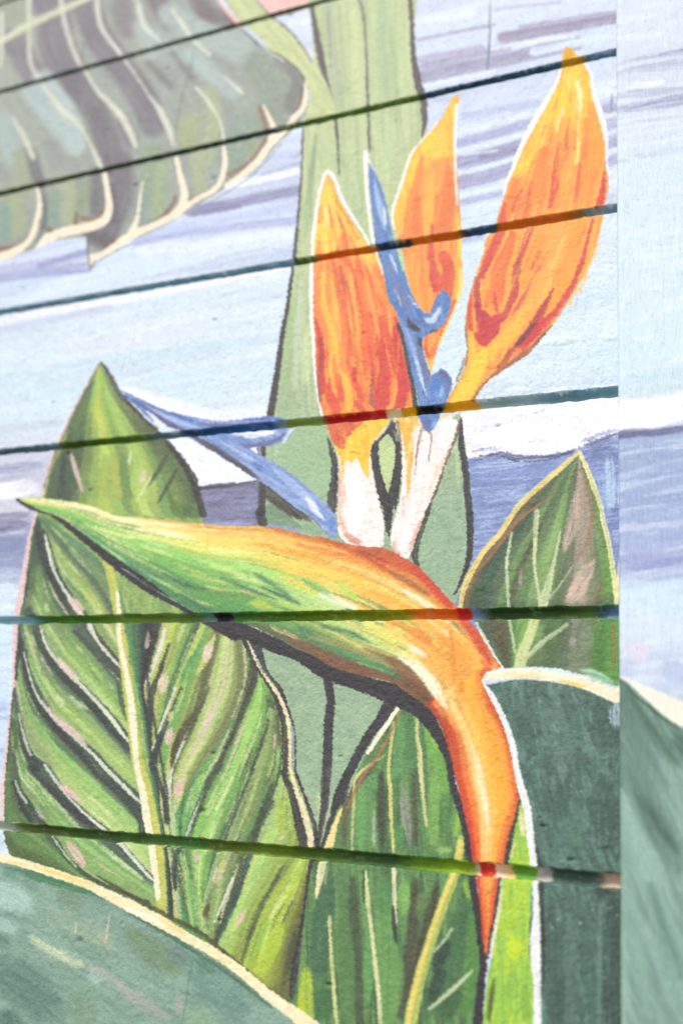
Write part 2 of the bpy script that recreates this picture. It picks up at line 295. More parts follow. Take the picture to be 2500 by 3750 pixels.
    # ---- curved stem and pink corner at the top
    fill('a: 1150,-60! 1200,20 1250,72 1330,50 1412,18 1425,-60!', '#f1bab2', tex=[(-10, 60, 20, '#f6cac4', .7)], id='pink_bloom'); stroke('a: 1150,-40 1200,25 1245,70', '#8a6a6c', w=6, soft=4); stroke('a: 1245,74 1330,56 1412,28', '#7a5a5c', w=8, soft=5)
    fill('a: 1000,-60! 1110,110 1200,200 1330,280 1405,370 1422,450 1400,560 1552,538! 1530,460 1495,370 1440,290 1400,215 1320,130 1240,75 1130,-60!', '#bac792', tex=[(50, 120, 18, '#a5b584', .6), (50, 140, 16, '#cdd69c', .7)], id='stem')
    stroke('a: 1245,72 1320,130 1380,200 1430,280', '#77756e', w=9, soft=5, br=.3, id='stem'); stroke('a: 970,-30,26 1030,50,30 1100,112,26', '#f0b3aa', soft=4, id='pink_bloom'); stroke('a: 1000,-50 1060,40 1115,105', '#a9a79a', w=5, soft=3)
    fill('a: 1112,118 1150,135 1200,180 1240,215 1190,195 1130,150', '#c6d2e8', soft=4)
    # ---- grey palm leaf, top left
    palm = fill('a: -420,1330! 0,1185 100,1160 160,1140! 190,1112 300,1096 396,1085! 402,1150 412,1229! 470,1165 560,1115 700,1062 860,970 1030,865 1160,785 1290,645 1392,545 1418,430 1392,340 1300,258 1190,196 1110,128 1040,60 950,-80! -420,-500!', '#9aa59c',
                tex=[(60, 200, 40, '#929a97', .6), (65, 240, 30, '#a6af9a', .4)], id='palm')
    pc = dict(clip=palm, soft=34, br=.25, brw=12)
    many([('a: 160,-100 240,40 260,200 320,340', '#827e88', 170), ('a: 60,180 130,300 220,420', '#86828b', 110), ('a: 380,-60 430,120 520,260 640,420 700,560', '#827e88', 130), ('a: 560,-80 560,40 580,130', '#8a858a', 90), ('a: 320,360 420,480 480,620 520,760', '#7b7780', 120), ('a: 560,560 600,640', '#8a858c', 70),
          ('a: 700,-60 740,30 780,90', '#817880', 90), ('a: 900,-60 940,40 1040,100', '#7f757b', 90), ('a: 560,740 560,900 500,1060', '#7e7a82', 100), ('a: 140,700 170,820', '#7f7f82', 60), ('a: 440,800 440,960', '#7b797f', 60), ('a: 200,880 195,1040', '#7d7f82', 26),
          ('a: 200,370 300,520 340,660', '#aebfbd', 100), ('a: 140,420 240,560 330,640', '#a9bebc', 80), ('a: 20,560 60,700', '#a2b6b2', 100), ('a: 780,60 900,140 1100,200', '#a4b5b2', 110), ('a: 660,130 760,200 820,260', '#a2b4b2', 60), ('a: 880,250 960,330 1060,410', '#a8bab8', 80), ('a: 980,200 1200,280', '#a2b3ac', 80),
          ('a: 640,120 700,240', '#a6b6b2', 60), ('a: -100,20 60,60', '#99a48f', 120), ('a: 1180,300 1260,420 1240,560', '#909d90', 140), ('a: 1300,270 1370,350 1340,480', '#848a84', 80), ('a: 960,430 980,560 940,720', '#a5b18c', 80), ('a: 870,560 860,640', '#9fad80', 90), ('a: 900,700 920,860', '#a5b18f', 70), ('a: 700,720 700,900', '#8fa388', 120),
          ('a: 660,900 640,1000 680,1020', '#89a096', 60), ('a: 740,760 720,980', '#9cae88', 50), ('a: 300,830 310,980', '#a2ad8c', 90), ('a: 250,900 240,1010', '#86a090', 60), ('a: 380,860 370,960', '#8f9e80', 60), ('a: 60,880 70,1040', '#9cab84', 90), ('a: 20,960 20,1080', '#84a092', 60), ('a: 80,720 120,860', '#9aa98a', 60),
          ('a: 1120,560 1080,740', '#8da292', 90), ('a: 1080,640 1100,760', '#8ca296', 50), ('a: 1170,600 1140,700', '#94a384', 50), ('a: 420,1080 500,1120', '#6f6b72', 70), ('a: 500,860 520,1000', '#716d76', 60), ('a: 680,290 780,390', '#7f7a80', 26), ('a: 790,240 880,350', '#86858a', 24)], **pc)
    vc = '#d5d9c6'
    for k, s in enumerate(['a: 132,-40,22 132,120,16 138,280,20 180,360,16 230,430,16 290,510,30 350,560,22 410,650,10 450,740,24 470,790,18', 'a: 270,-40,18 300,120,24 350,260,20 400,340,14 450,420,20 540,510,30 600,610,32 620,670,20', 'a: 440,-30,22 460,110,22 540,230,18 600,310,12 680,430,10 730,500,30 770,580,28 800,660,20',
                           'a: 620,-40,20 660,110,26 730,180,12', 'a: 790,40,18 880,170,20 960,250,20', 'a: 900,400,16 960,470,18 1010,560,14 1026,640,16', 'a: 60,540,12 110,630,26 150,720,24', 'a: 1030,350,8 1110,425,18', 'a: 5,60,20 8,200,14 0,300,12']):
        stroke(s, vc, soft=9, br=.25, clip=palm, id='palm_vein%d' % k, rough=3, a=.92)
    stroke('a: -60,210,30 40,165,30 130,110,34 260,50,28 420,-20,24', '#cfd7b4', soft=8, br=.2, clip=palm, id='palm_rib')
    cm = '#efe3cb'
    kb = dict(soft=10, br=.28, clip=palm)
    many([('a: 0,1140 80,1130 130,1090', '#8f6a50', 18), ('a: 220,1050 270,1072 340,1040 350,980', '#8d6850', 20), ('a: 380,1000 440,1010 480,960', '#95765c', 26), ('a: 630,1050 720,1010 790,940 806,900', '#8d6c58', 16), ('a: 850,930 950,885 1010,830', '#86685a', 16), ('a: 1050,800 1150,740 1210,650 1225,600 1190,490', '#9a7058', 18),
          ('a: 1330,560 1380,480 1390,400', '#8a6a5c', 18), ('a: 480,1130 560,1090', '#8a6650', 20)], **kb)
    e = dict(soft=4, id='palm_edge', rough=2.5)
    stroke('a: -60,1190,40 40,1165,36 110,1125,30 150,1070,26 172,990,24 180,920,20 168,860,14', cm, **e)
    stroke('a: 165,1135,12 210,1095,36 300,1062,44 420,1035,42 480,1005,40 500,950,34 492,880,26 478,790,22', cm, **e)
    stroke('a: 410,1215,12 422,1180,30 470,1165,26 590,1085,38 700,1035,32 800,985,26 845,940,16', cm, **e)
    stroke('a: 605,1065,36 630,990,16 645,880,10 655,830,6', cm, **e)
    stroke('a: 800,985,40 835,945,40 845,880,34 825,800,26 808,720,18', cm, **e)
    stroke('a: 830,960,30 900,915,22 980,870,24 1015,820,24 1032,740,22 1026,670,18', cm, **e)
    stroke('a: 1035,850,18 1100,810,26 1180,740,32 1240,660,30 1300,605,24 1340,550,26 1385,500,24 1402,440,22 1400,370,12', cm, **e)
    stroke('a: 1245,640,40 1260,600,28 1235,540,18 1208,480,8', cm, **e)
    stroke('a: 1110,128,6 1200,210,8 1300,262,7 1370,320,7 1400,380,6', '#76706a', soft=4); stroke('a: 1210,215 1300,275', '#c8cabc', w=9, soft=5, br=.5)
    stroke('a: 398,1088,7 402,1150,8 412,1229,6', '#6d6a6c', soft=3); stroke('a: 415,1229,5 480,1178,5 600,1118,4', '#86807e', soft=3); stroke('a: 860,985,3 1040,880,4 1160,800,4 1290,660,4', '#8a8588', soft=3)
    stroke('a: 200,880 210,960 200,1040 160,1130', '#6f6e72', w=14, soft=8, br=.3)
    stroke('a: 890,200 872,310 830,460 812,560 795,680', '#7d8d84', w=9, soft=6, br=.35, a=.8); stroke('a: 400,150 365,320', '#7f857f', w=7, soft=6, a=.6)
    # ---- broad striped leaf, left
    LL = 'leaf_left'
    stroke('c: 455,485,6 400,590,12 345,690,14 280,830,16 235,930,16 200,1050,16 190,1110,16', '#dfc3c2', soft=4, id=LL)
    stroke('e: 165,0,14 135,120,20 105,300,24 80,450,26 68,560,20 62,800,18 40,1000,18 20,1179,20 g: 12,120,18 8,250,14', '#e6c3bf', soft=4, br=.15, id=LL)
    lf = fill('c: 460,484! 400,592 345,700 290,812 255,890 225,990 200,1090 e: 165,20! 140,120 125,250 105,400 90,480 85,560 75,650 65,800 50,950 35,1080 25,1179 g: 20,150 20,250 20,330 45,402! 150,460 500,620 1000,900 1330,1130! 1350,1000 1400,700 1450,430! 1440,330 1420,230 1380,120 1340,0 e: 1342,1100 1335,1000 1315,900 1280,820 1190,710 1110,560 1000,480! 930,60! c: 925,1150 905,1050 855,950 790,870 715,785 620,700 540,620',
              '#8aab60', tex=[(60, 120, 18, '#75985a', .6), (100, 140, 16, '#a8bf6c', .5)], rough=4, id=LL)
    L = dict(clip=lf, soft=17, br=.38, brw=4.5, rough=5)
    many([('c: 430,560 370,680 310,800', '#5f8058', 60), ('c: 470,560 480,700 500,820', '#8dbb52', 50), ('c: 450,640 440,720 470,800', '#b9c851', 26), ('c: 520,700 510,800', '#aec048', 22), ('c: 560,660 580,780', '#94b556', 30), ('c: 600,700 650,800', '#7c8550', 50), ('c: 640,770 690,790', '#9cb878', 20), ('c: 390,760 400,820', '#cfd6b0', 14),
          ('c: 500,760 490,830', '#cdd6a8', 12), ('c: 260,900 250,1000 240,1080', '#7e9a58', 30), ('c: 300,890 280,1000 270,1100', '#4c6152', 66), ('c: 330,1000 330,1100', '#4b5a50', 30), ('c: 320,890 350,990 380,1090', '#c3b9ac', 22), ('c: 390,890 420,1000 460,1150', '#7aa656', 60), ('c: 350,880 380,1000', '#a6bb62', 26),
          ('c: 470,880 500,1000 490,1110', '#c0cc58', 22), ('c: 490,870 520,1000 520,1179', '#6b8a58', 40), ('c: 560,880 550,1000 560,1150', '#b6c855', 34), ('c: 620,870 590,1000', '#8fb558', 50), ('c: 610,910 590,1000', '#c8cfa8', 14), ('c: 670,970 640,1050', '#d8c6b4', 30), ('c: 700,1000 620,1130', '#c9d68c', 20), ('c: 700,900 680,970', '#6d9658', 60),
          ('c: 780,900 740,970 660,1080', '#5f6a50', 26), ('c: 820,960 760,1060 700,1150', '#79ab50', 50), ('c: 800,1040 740,1120', '#cfc4b0', 20), ('c: 860,1000 840,1100 800,1170', '#84a85c', 40), ('c: 840,1090 860,1179', '#5a5f4c', 20), ('c: 640,1120 600,1160', '#8fbc58', 50), ('c: 430,1050 450,1140', '#4c6452', 16), ('c: 230,1130 430,1150', '#b5c860', 26)], **L)
    ribbon('c: 448,505 335,725 275,890 225,990 200,1110', 'c: 466,505 545,640 620,715 780,880 860,1000 915,1150', [['#86ad56', '#9fc05c', '#9fc05c', '#8fb65a', '#86a858'], ['#a3b656', '#587556', '#8fb856', '#c0ca5a', '#7fb256', '#a3c062', '#77905a', '#6a7450'], ['#a9ba58', '#4f6652', '#55695a', '#9fbe5a', '#bcc85c', '#6f9a56', '#b2c660', '#8fb860', '#6b7c52', '#55604a'], ['#a9bc58', '#5f7a56', '#4c5f52', '#94b85a', '#86a858', '#c2cc60', '#5f7f56', '#a9c45c', '#b9c872', '#6f9256', '#8fb05c', '#4f5a48']], n=15, clip=lf, rs=61, soft=8, jit=.02)
    many([('c: 430,560 350,700 300,810', '#5f8058', 34), ('c: 450,640 440,720 470,800', '#c0cc54', 18), ('c: 320,890 350,990 380,1090', '#cdbab0', 22), ('c: 300,890 285,1000 290,1100', '#48574e', 30), ('c: 670,970 640,1050', '#dccabc', 24), ('c: 780,890 720,990 650,1080', '#59644c', 20), ('c: 700,1000 620,1130', '#cbd88e', 16), ('c: 820,960 770,1050 720,1140', '#4f5a4a', 16), ('c: 600,880 590,960', '#d5dcb4', 12)], clip=lf, soft=7, br=.3, brw=4)
    L0 = 'e: 190,10 330,120 440,220 520,330 560,470'; V1 = 'e: 195,80 250,270 300,360 375,465 450,590 548,705'; V2 = 'e: 135,430 185,520 215,610 280,700 400,820 500,930 592,1050'
    V3 = 'e: 85,560 108,640 140,760 230,920 320,1010 430,1110 490,1179 g: 620,140 650,165'; V4 = 'e: 62,800 100,1000 150,1120 g: 205,-10 260,70 340,165 420,240 490,296 620,430 700,515'
    V5 = 'e: 45,950 g: 68,60 85,110 120,160 240,318 290,390 345,455 460,530 680,620'; V6 = 'g: 22,50 20,250 50,390 200,450 400,550 690,700'; LE = 'e: 165,10 130,150 105,350 85,450'
    ribbon(LE, V1, ['#5f7a58', '#4f6a57', '#4c5f52', '#474d4b'], n=8, clip=lf, rs=1)
    ribbon(L0, V1, ['#6a9670', '#7c9c66', '#5f7464', '#adc068', '#b6ce70', '#8aa866', '#b4c86c'], n=12, clip=lf, outer='#54805f', rs=2)
    ribbon(V1, V2, ['#4b504e', '#587060', '#6a8a64', '#83aa64', '#9cc268', '#a9cc6c', '#c0d68c'], n=14, clip=lf, outer='#4a5e52', rs=3)
    ribbon(V2, V3, ['#4b4f4e', '#5a6e60', '#739664', '#96bc68', '#aed072', '#a6c86c', '#c3d69c'], n=14, clip=lf, outer='#4b6155', rs=4)
    ribbon(V3, V4, ['#4b4f4f', '#5c7264', '#7ba068', '#a0c86c', '#b2d478', '#aaca74', '#c6d2a2'], n=14, clip=lf, outer='#4d6658', rs=5)
    ribbon(V4, V5, ['#4b504f', '#5f7866', '#7fac66', '#96c06a', '#88b062', '#9cba74'], n=12, clip=lf, outer='#4a6052', rs=6)
    ribbon(V5, V6, ['#484e4c', '#5f8058', '#7aa65a', '#6a8f50', '#55683f'], n=10, clip=lf, outer='#5a7a4c', rs=7)
    GA = 'e: 575,480 640,850 690,1179 g: 740,300 765,680'; GB = 'e: 760,490 700,700 668,800 690,940 700,1080 g: 735,60 745,200 765,330 790,520 800,700'
    GC = 'e: 930,490 860,650 800,810 760,930 715,1060 g: 750,170 780,330 815,520 845,730'; GD = 'e: 1010,495 940,760 875,975 800,1150 g: 790,140 800,330 840,540 880,750'
    GE = 'e: 1090,560 1090,800 1000,1010 910,1160 g: 860,100 830,320 870,540 915,790'; GF = 'e: 1150,620 1165,750 1110,890 1060,1030 1005,1160 g: 950,80 860,310 880,500 930,790'
    GG = 'e: 1235,900 1200,1060 1150,1179 g: 1090,180 1030,330 980,460 930,640 950,800'; GH = 'e: 1290,930 1300,1100 g: 1290,50 1230,220 1160,350 1130,430 1080,580 1000,810'
    GI = 'e: 1310,1000 g: 1330,60 1370,260 1390,360 1300,520 1190,670 1110,890'; GJ = 'e: 1325,1050 g: 1360,130 1410,300 1430,400 1400,640 1350,850 1320,1100'; GX = 'e: 1190,720 1250,830 1300,930 1300,1060'
    ribbon(GA, GB, ['#5b9a58', '#50785a', '#434b48', '#414645', '#5c7256'], n=9, clip=lf, rs=11)
    ribbon(GB, GC, ['#c0c48c', '#b4c45e', '#a3bb58', '#8fb25a', '#6a9a5a', '#4c5650'], n=12, clip=lf, rs=12)
    ribbon(GC, GD, ['#c2cc7c', '#a9bd5a', '#5fa05c', '#9db458', '#7f8a58', '#6a6c50'], n=10, clip=lf, rs=13)
    ribbon(GD, GE, ['#64664c', '#96a85c', '#c0cf84', '#c6cf98', '#9cb062', '#7f9058'], n=12, clip=lf, rs=14)
    ribbon(GE, GF, ['#7f8f60', '#87945f', '#6f785a', '#545b4e'], n=8, clip=lf, rs=15)
    ribbon(GF, GX, ['#5a9a5a', '#7fae5a', '#7f8a5c'], n=8, clip=lf, rs=22)
    ribbon(GF, GG, ['#5d7a54', '#7fb85a', '#a3cb6a', '#72a858', '#525c4c'], n=11, clip=lf, rs=16)
    ribbon(GG, GH, ['#9cb878', '#8aa868', '#86a060', '#69784f', '#505a4a'], n=10, clip=lf, rs=17)
    ribbon(GH, GI, ['#a9c67c', '#a3c468', '#9cba55', '#808a50'], n=10, clip=lf, rs=18)
    ribbon(GI, GJ, ['#9ab84a', '#a9c440', '#8c9c46', '#5c5f40'], n=10, clip=lf, rs=19)
    lc = ['#c9dc98', '#b9d27c', '#d3e2ae', '#a6cf70', '#d8c8b8', '#5f8a5c']
    for q, (A_, B_) in enumerate([(L0, V1), (V1, V2), (V2, V3), (V3, V4), (V4, V5)]): flecks(A_, B_, lc, 16, lf, q)
    rc = ['#d3e08c', '#c3d472', '#dfe3b0', '#d9c6b4', '#8fca6c', '#5fa45c', '#5c6450', '#e0bfb4']
    for q, (A_, B_) in enumerate([(GB, GC), (GC, GD), (GD, GE), (GE, GF), (GF, GG), (GG, GH), (GH, GI), (GI, GJ)]): flecks(A_, B_, rc, 18, lf, 20+q, wd=(6, 16))
    # veins with their dark undersides
    dk = dict(clip=lf, soft=12, br=.28, rough=5, brw=4)
    many([('e: 165,60,12 187,160,34 217,260,30 262,350,24 320,450,12', '#474a4a'), ('e: 155,540,14 205,650,22 303,768,28 403,868,30 503,988,26 582,1085,18', '#4a4e4c'), ('e: 85,560,22 104,680,26 155,845,30 254,985,32 364,1105,30 424,1175,22', '#46484a'), ('e: 90,960,26 110,1080,26 170,1179,30 g: 140,0,30 230,100,32 322,188,36 420,268,22', '#474a4b'),
          ('g: 60,70,14 100,180,22 140,240,26', '#44484a'), ('g: 430,20,26 540,110,40 640,220,44 650,300,30', '#4b524f'), ('e: 340,540,16 400,600,26 480,680,30 560,760,14', '#555c54'), ('e: 540,780,14 560,880,20 590,960,16', '#54665a')], **dk)
    for k, (s, c) in enumerate([('e: 205,95,10 225,190,12 250,270,12 295,350,14 345,430,24 375,470,26', '#d9dfcf'), ('e: 410,515,24 450,590,14 510,660,14 548,705,10', '#dfe0cf'), ('e: 185,520,14 215,610,14 280,700,18 400,820,16 500,930,20 560,1010,18 592,1050,10', '#d5e0c3'),
                                ('e: 108,640,8 140,760,10 165,830,10 230,920,14 320,1010,14 430,1110,16 490,1179,18 g: 560,80,18 620,140,16 645,160,8', '#d3dcc6'), ('e: 85,920,8 110,1030,12 140,1110,9', '#c3cdba'), ('g: 205,-10,14 260,70,14 340,165,12 420,240,14 490,296,16', '#cfdac4'),
                                ('g: 545,345,20 620,430,18 695,515,12', '#d3dcc8'), ('g: 240,318,10 290,390,9 345,455,8', '#b9c8ae'), ('g: 68,60,6 85,110,12 120,160,10', '#b3beb2')]):
        stroke(s, c, soft=4, br=.2, clip=lf, id='ll_vein%d' % k, rough=3)
    pk = dict(clip=lf, soft=9, br=.35, rough=5, brw=4)
    many([('e: 310,360,10 340,410,34 385,465,40', '#dfc5ba'), ('e: 255,650,16 300,710,26 380,780,10', '#e3c6bf'), ('e: 190,850,20 260,950,24 340,1010,34 410,1080,20', '#d9bcb5'), ('g: 255,60,14 310,110,28 380,165,14', '#dfb9b4'), ('g: 285,325,16 330,370,34 395,465,40', '#d8b8b0'), ('e: 680,530,12 675,590,24 665,630,20', '#d9bfb0'), ('g: 150,180,10 200,240,30', '#aba3a4')], **pk)
    # midrib
    stroke('e: 490,220,40 520,340,40 540,470,38 560,600,44 580,760,46 600,900,50 615,1050,50 640,1179,56 g: 665,100,60 690,230,60 715,350,62 730,480,56 740,600,50 745,680,40', '#c3c45e', soft=5, br=.12, clip=lf, id='ll_rib', rough=3)
    stroke('e: 535,360,10 545,470,22 545,560,20 575,720,24 600,860,30 610,980,34 620,1080,26 630,1179,26 g: 655,120,34 675,250,34 695,370,30 710,470,30 725,600,22', '#eee9cb', soft=4, br=.1, clip=lf, id='ll_rib', rough=3)
    # right half of the leaf
    many([('g: 1360,740 1330,900 1310,960', '#5b6044', 30), ('g: 1300,700 1230,880 1180,960', '#a9c43c', 60), ('e: 930,590 860,700 820,800', '#58a05c', 22), ('e: 990,540 950,650 900,750', '#c3cf7c', 26), ('g: 960,620 930,700', '#6a6044', 26), ('g: 1280,130 1290,220 1285,320', '#a6bc4c', 34)], **dict(L, soft=10, br=.3))
    many([('g: 1145,400,26 1085,580,34 1040,690,30 990,800,26', '#4a5c56'), ('g: 1275,500,14 1190,660,22 1150,760,22 1110,890,14', '#5c6a4e'), ('e: 1150,620,20 1165,740,44 1120,880,30 1060,1030,22 1000,1160,26', '#50504a'), ('e: 1230,950,14 1200,1060,16 1150,1179,14', '#4e5448'), ('g: 1160,10,16 1090,180,14 1030,330,12', '#4f5e50'), ('g: 1250,160,20 1190,270,30 1160,350,26', '#4e5e4a'), ('g: 1000,0,40 950,70,20', '#566058')], **dk)
    for k, (s, c) in enumerate([('e: 755,530,10 735,620,22 700,710,16 665,790,9', '#d6ddc8'), ('e: 805,800,8 760,920,12 725,1020,12 700,1090,10', '#d8ddd3'), ('e: 875,975,8 830,1080,12 790,1170,12 g: 780,70,14 745,180,12', '#cfd6cc'), ('g: 950,82,10 915,170,14 880,250,12 855,318,10', '#d3d8d2'), ('g: 1068,508,9 1035,590,12 985,708,9', '#cfdccb')]):
        stroke(s, c, soft=3.5, br=.25, clip=lf, id='ll_rvein%d' % k, rough=3)
    many([('e: 775,600,8 735,720,20 695,830,30 685,950,26 690,1060,16', '#464e4c'), ('e: 830,800,8 780,920,14 735,1040,26 705,1150,34 g: 750,120,24 765,250,30', '#48504d'), ('e: 905,900,10 850,980,34 800,1080,30 790,1160,14', '#5c573f'), ('e: 960,800,14 900,930,20 850,1040,12', '#5f6848'), ('g: 960,60,30 920,170,16 880,290,14', '#56604e'), ('g: 1250,80,14 1200,210,24 1160,340,20', '#4f5d4a'), ('g: 820,360,20 800,460,26 805,560,16', '#454f4c')], **dk)
    many([('e: 690,720,10 680,800,16 g: 770,140,10', '#4a4d50'), ('e: 740,1010,20 715,1100,30 700,1170,30', '#46504e')], **dk)
    many([('e: 965,580,40 950,650,44 930,690,20', '#dccab6'), ('e: 770,720,20 750,770,44 735,840,40', '#dac6ae'), ('e: 790,900,16 775,960,24', '#c9c890'), ('e: 790,970,16 775,1030,36 770,1080,20', '#e0bfb8'), ('e: 1000,850,26 950,960,30 900,1030,18', '#d6c6b0'), ('g: 840,30,20 815,110,34 800,150,26', '#e0b9b0'), ('g: 905,380,20 900,440,28', '#cdb3aa'), ('g: 1135,640,12 1100,700,26 1070,750,10', '#dfb9b0'), ('g: 1000,440,10 975,540,20', '#cdbab0'), ('g: 915,325,40 940,335,14', '#e2938c')], **pk)
    # the leaf's outlines
    bo = dict(soft=3, br=.3, rough=4.5, brw=3)
    stroke('c: 462,486,10 500,540,20 545,620,22 600,680,18 660,740,22 715,790,24', '#4a4646', id=LL, **dict(bo, br=.5)); stroke('c: 770,855,24 830,930,30 880,1010,34 905,1090,34 930,1179,34', '#464342', id=LL, **bo)
    stroke('c: 455,488,6 345,700,7 285,830,6 230,960,6 200,1060,6', '#75706a', **dict(bo, br=.5)); stroke('e: 135,260,6 110,400,10 92,470,8 80,650,16 72,760,14', '#4b4a48', **dict(bo, br=.5)); stroke('e: 62,800 48,960 32,1179', '#55564e', w=8, **dict(bo, br=.5))
    stroke('e: 1120,560,40 1150,640,26 1190,720,20 1240,800,20 1280,880,26 1300,960,26 1305,1060,30 1310,1179,26 g: 1300,20,30 1340,130,30 1370,250,40 1400,370,44', '#464246', id=LL, **bo)
    stroke('e: 1175,600,50 1200,670,30 1230,740,16 1280,800,20 1320,900,14 1350,1000,8 1355,1179,10 g: 1355,20,14 1400,140,16 1440,260,20 1455,370,18', '#454248', id=LL, **bo)
    stroke('e: 1130,565,6 1160,640,10 1185,700,8 1240,780,14 1290,860,16 1320,950,18 1330,1050,14 1330,1179,12 g: 1330,0,12 1355,90,14 1390,190,26 1420,300,28 1425,375,24', '#eadcb4', id='ll_lip', **dict(bo, br=.15))
    stroke('e: 1350,980 1345,1179', '#8aa0c0', w=5, soft=3, br=.5)
    stroke('g: 1430,410,20 1420,540,34 1410,660,44 1390,800,60 1365,920,60 1350,1020,44 1345,1095,12', '#434045', id=LL, **bo)
    stroke('g: 430,490 600,590 760,680 900,750 1000,830 1120,925 1250,1040 1330,1110', '#5c5a3c', w=22, soft=8, br=.3)
    # ---- dark broad leaf, lower right, and its cream edge
    dr = fill('f: 610,800! 800,765 950,772 1100,800 1290,890! h: 1310,1500! 890,1500! 860,900 850,500 820,250 780,0 f: 720,1050 670,900', '#587c70', tex=[(80, 60, 16, '#719689', .6), (70, 50, 14, '#4d665c', .6)], grad=('h: 1000,300 1000,700', '#54786c'), id='leaf_dark')
    many([('f: 900,850 1000,1000 1020,1179', '#64857a', 130), ('f: 800,900 850,1100', '#507062', 80), ('f: 1180,850 1250,1100', '#4c6c60', 110), ('f: 960,960 1000,1020', '#7a9c8c', 30), ('h: 960,60 1000,260', '#4c6c61', 110), ('h: 1080,150 1060,420', '#5c8372', 70), ('h: 1210,20 1200,400', '#48685d', 110), ('h: 950,400 1100,440', '#6b9484', 40), ('h: 960,600 970,1179', '#50675f', 60),
          ('h: 1060,560 1050,900 1060,1300', '#5e8070', 60), ('h: 1130,600 1130,1200', '#54776a', 50), ('h: 1240,560 1235,1300', '#475e56', 90), ('h: 1190,620 1180,1200', '#6f9284', 18), ('h: 1150,560 1250,590', '#3d5047', 60), ('h: 1000,900 1000,1200', '#4a655a', 50)], clip=dr, soft=22, br=.6, brw=7, rough=8)
    rr = np.random.RandomState(3)
    for _ in range(36):
        x, y = rr.uniform(880, 1270), rr.uniform(20, 1000); stroke('h: %f,%f %f,%f' % (x, y, x+rr.uniform(3, 12), y+rr.uniform(-5, 8)), '#a3c4b8', w=rr.uniform(3, 7), a=.55, clip=dr, soft=4)
    stroke('f: 1262,850,10 1250,920,44 1255,1000,30', '#b4cbe0', soft=9, br=.7, rough=8, a=.8)
    # ---- pointed leaf, right
    rl = fill('d: 1090,890! 1010,960 905,1050 800,1150 f: 720,85 650,170 600,255 560,340 538,410! 590,470 650,560 700,640 745,712! 900,705 1050,725 1285,800! 1280,500 1268,390 1252,270 1222,130 1195,20 d: 1182,1120 1150,1030 1112,940', '#738f60', tex=[(75, 90, 12, '#5d7a54', .6), (80, 110, 10, '#8faa6a', .5)], id='leaf_right', rough=4)
    R = dict(clip=rl, soft=14, br=.32, brw=4, rough=5)
    RLE = 'd: 1085,912 1000,975 905,1065 f: 760,60 655,170 605,260 565,340 545,440'; RM = 'd: 1088,912 1045,1050 f: 1010,60 970,230 925,440'; RRE = 'd: 1091,912 1150,1030 1182,1120 f: 1222,130 1252,270 1266,440'
    ribbon(RLE, RM, [['#a88a58', '#8a7a5c', '#77755f', '#84856e', '#8a8a74'], ['#8f7350', '#5c7552', '#6f955e', '#5f7255', '#86a268'], ['#8a7450', '#4f6650', '#56705a', '#78a05e', '#5a6e52', '#7fa862', '#98b478'], ['#7a7450', '#486050', '#4a6450', '#7f9f5c', '#52684c', '#7ca45c', '#a9bf80']][1:], n=13, clip=rl, rs=51, soft=8, jit=.02)
    ribbon(RM, RRE, [['#7c7d68', '#8d8a76', '#a39684', '#a07a5c', '#8aa658'], ['#7d9a66', '#5c6a4e', '#a0937f', '#b5a292', '#8a8a70', '#8a6848', '#86b050'], ['#86a86a', '#5f7a54', '#858a74', '#b0a08e', '#96927e', '#6c8a50', '#80a858'], ['#8fae70', '#6b8458', '#7f8a70', '#a59a88', '#6f8058', '#5c8a48', '#6fa050']][1:], n=12, clip=rl, rs=52, soft=8, jit=.02)
    ribbon('f: 615,490 655,560 700,640 745,712', 'f: 895,490 850,600 815,710', ['#6c7f58', '#55684e', '#6a5e4a', '#5d8a50', '#84b45c', '#7a9a5c'], n=9, clip=rl, rs=53, soft=8)
    ribbon('f: 895,490 860,600 830,720', 'f: 1275,490 1270,640 1272,800', ['#8fb060', '#5f7c54', '#5c8052', '#66765c', '#86907e', '#6d8c58', '#55953f', '#62a24c'], n=12, clip=rl, rs=54, soft=8)
    fill('f: 600,428 1275,428 1275,360 1100,415 900,400 700,412 600,380', '#46604c', a=.45, soft=26, clip=rl)
    many([('d: 1085,1010,20 1075,1100,40 1070,1179,50 f: 1040,110,56 1012,200,26', '#bda89a'), ('f: 1180,180,20 1120,280,60 1080,350,76 1020,430,60', '#cfb2a2'), ('f: 825,240,16 818,340,22', '#a99a90'), ('f: 1040,600,40 1080,580,40', '#a39c94'), ('f: 1130,230,40 1110,300,50', '#aaa090')], **dict(R, br=.5))
    for k, (s, c) in enumerate([('f: 895,-10,26 888,120,18 885,230,16 900,340,14 915,420,24', '#c9d0a4'), ('f: 1005,80,6 975,220,16 945,340,34 920,430,40', '#c6d3a0'), ('f: 780,90,12 760,200,14 758,300,14 768,435,14', '#c3cdaa'), ('f: 885,490,44 855,580,44 830,640,50 815,705,50', '#cdd697'), ('f: 1035,510,14 950,570,20 880,630,22 850,660,20', '#bccba0'), ('f: 770,490,16 785,570,12 795,640,10', '#b9c79c'), ('f: 1060,240,6 1000,330,9 940,400,10', '#aab69a')]):
        stroke(s, c, soft=5, br=.3, clip=rl, id='rl_vein%d' % k, rough=3)
    stroke('d: 1070,960,10 1000,1020,12 940,1110,16 f: 830,10,16 760,90,22 690,180,26 620,270,26 575,370,26 580,430,22', '#9a7452', soft=8, br=.35, clip=rl)
    stroke('d: 1085,960,10 1130,1060,12 1150,1179,14 f: 1140,60,12 1120,150,14 1060,240,7', '#a07a60', soft=8, br=.35, clip=rl)
    stroke('f: 1245,500,10 1248,600,12 1245,700,12', '#a86f40', soft=5, br=.3, clip=rl); stroke('f: 1195,320 1160,420', '#8f6a48', w=8, soft=5, br=.4, clip=rl)
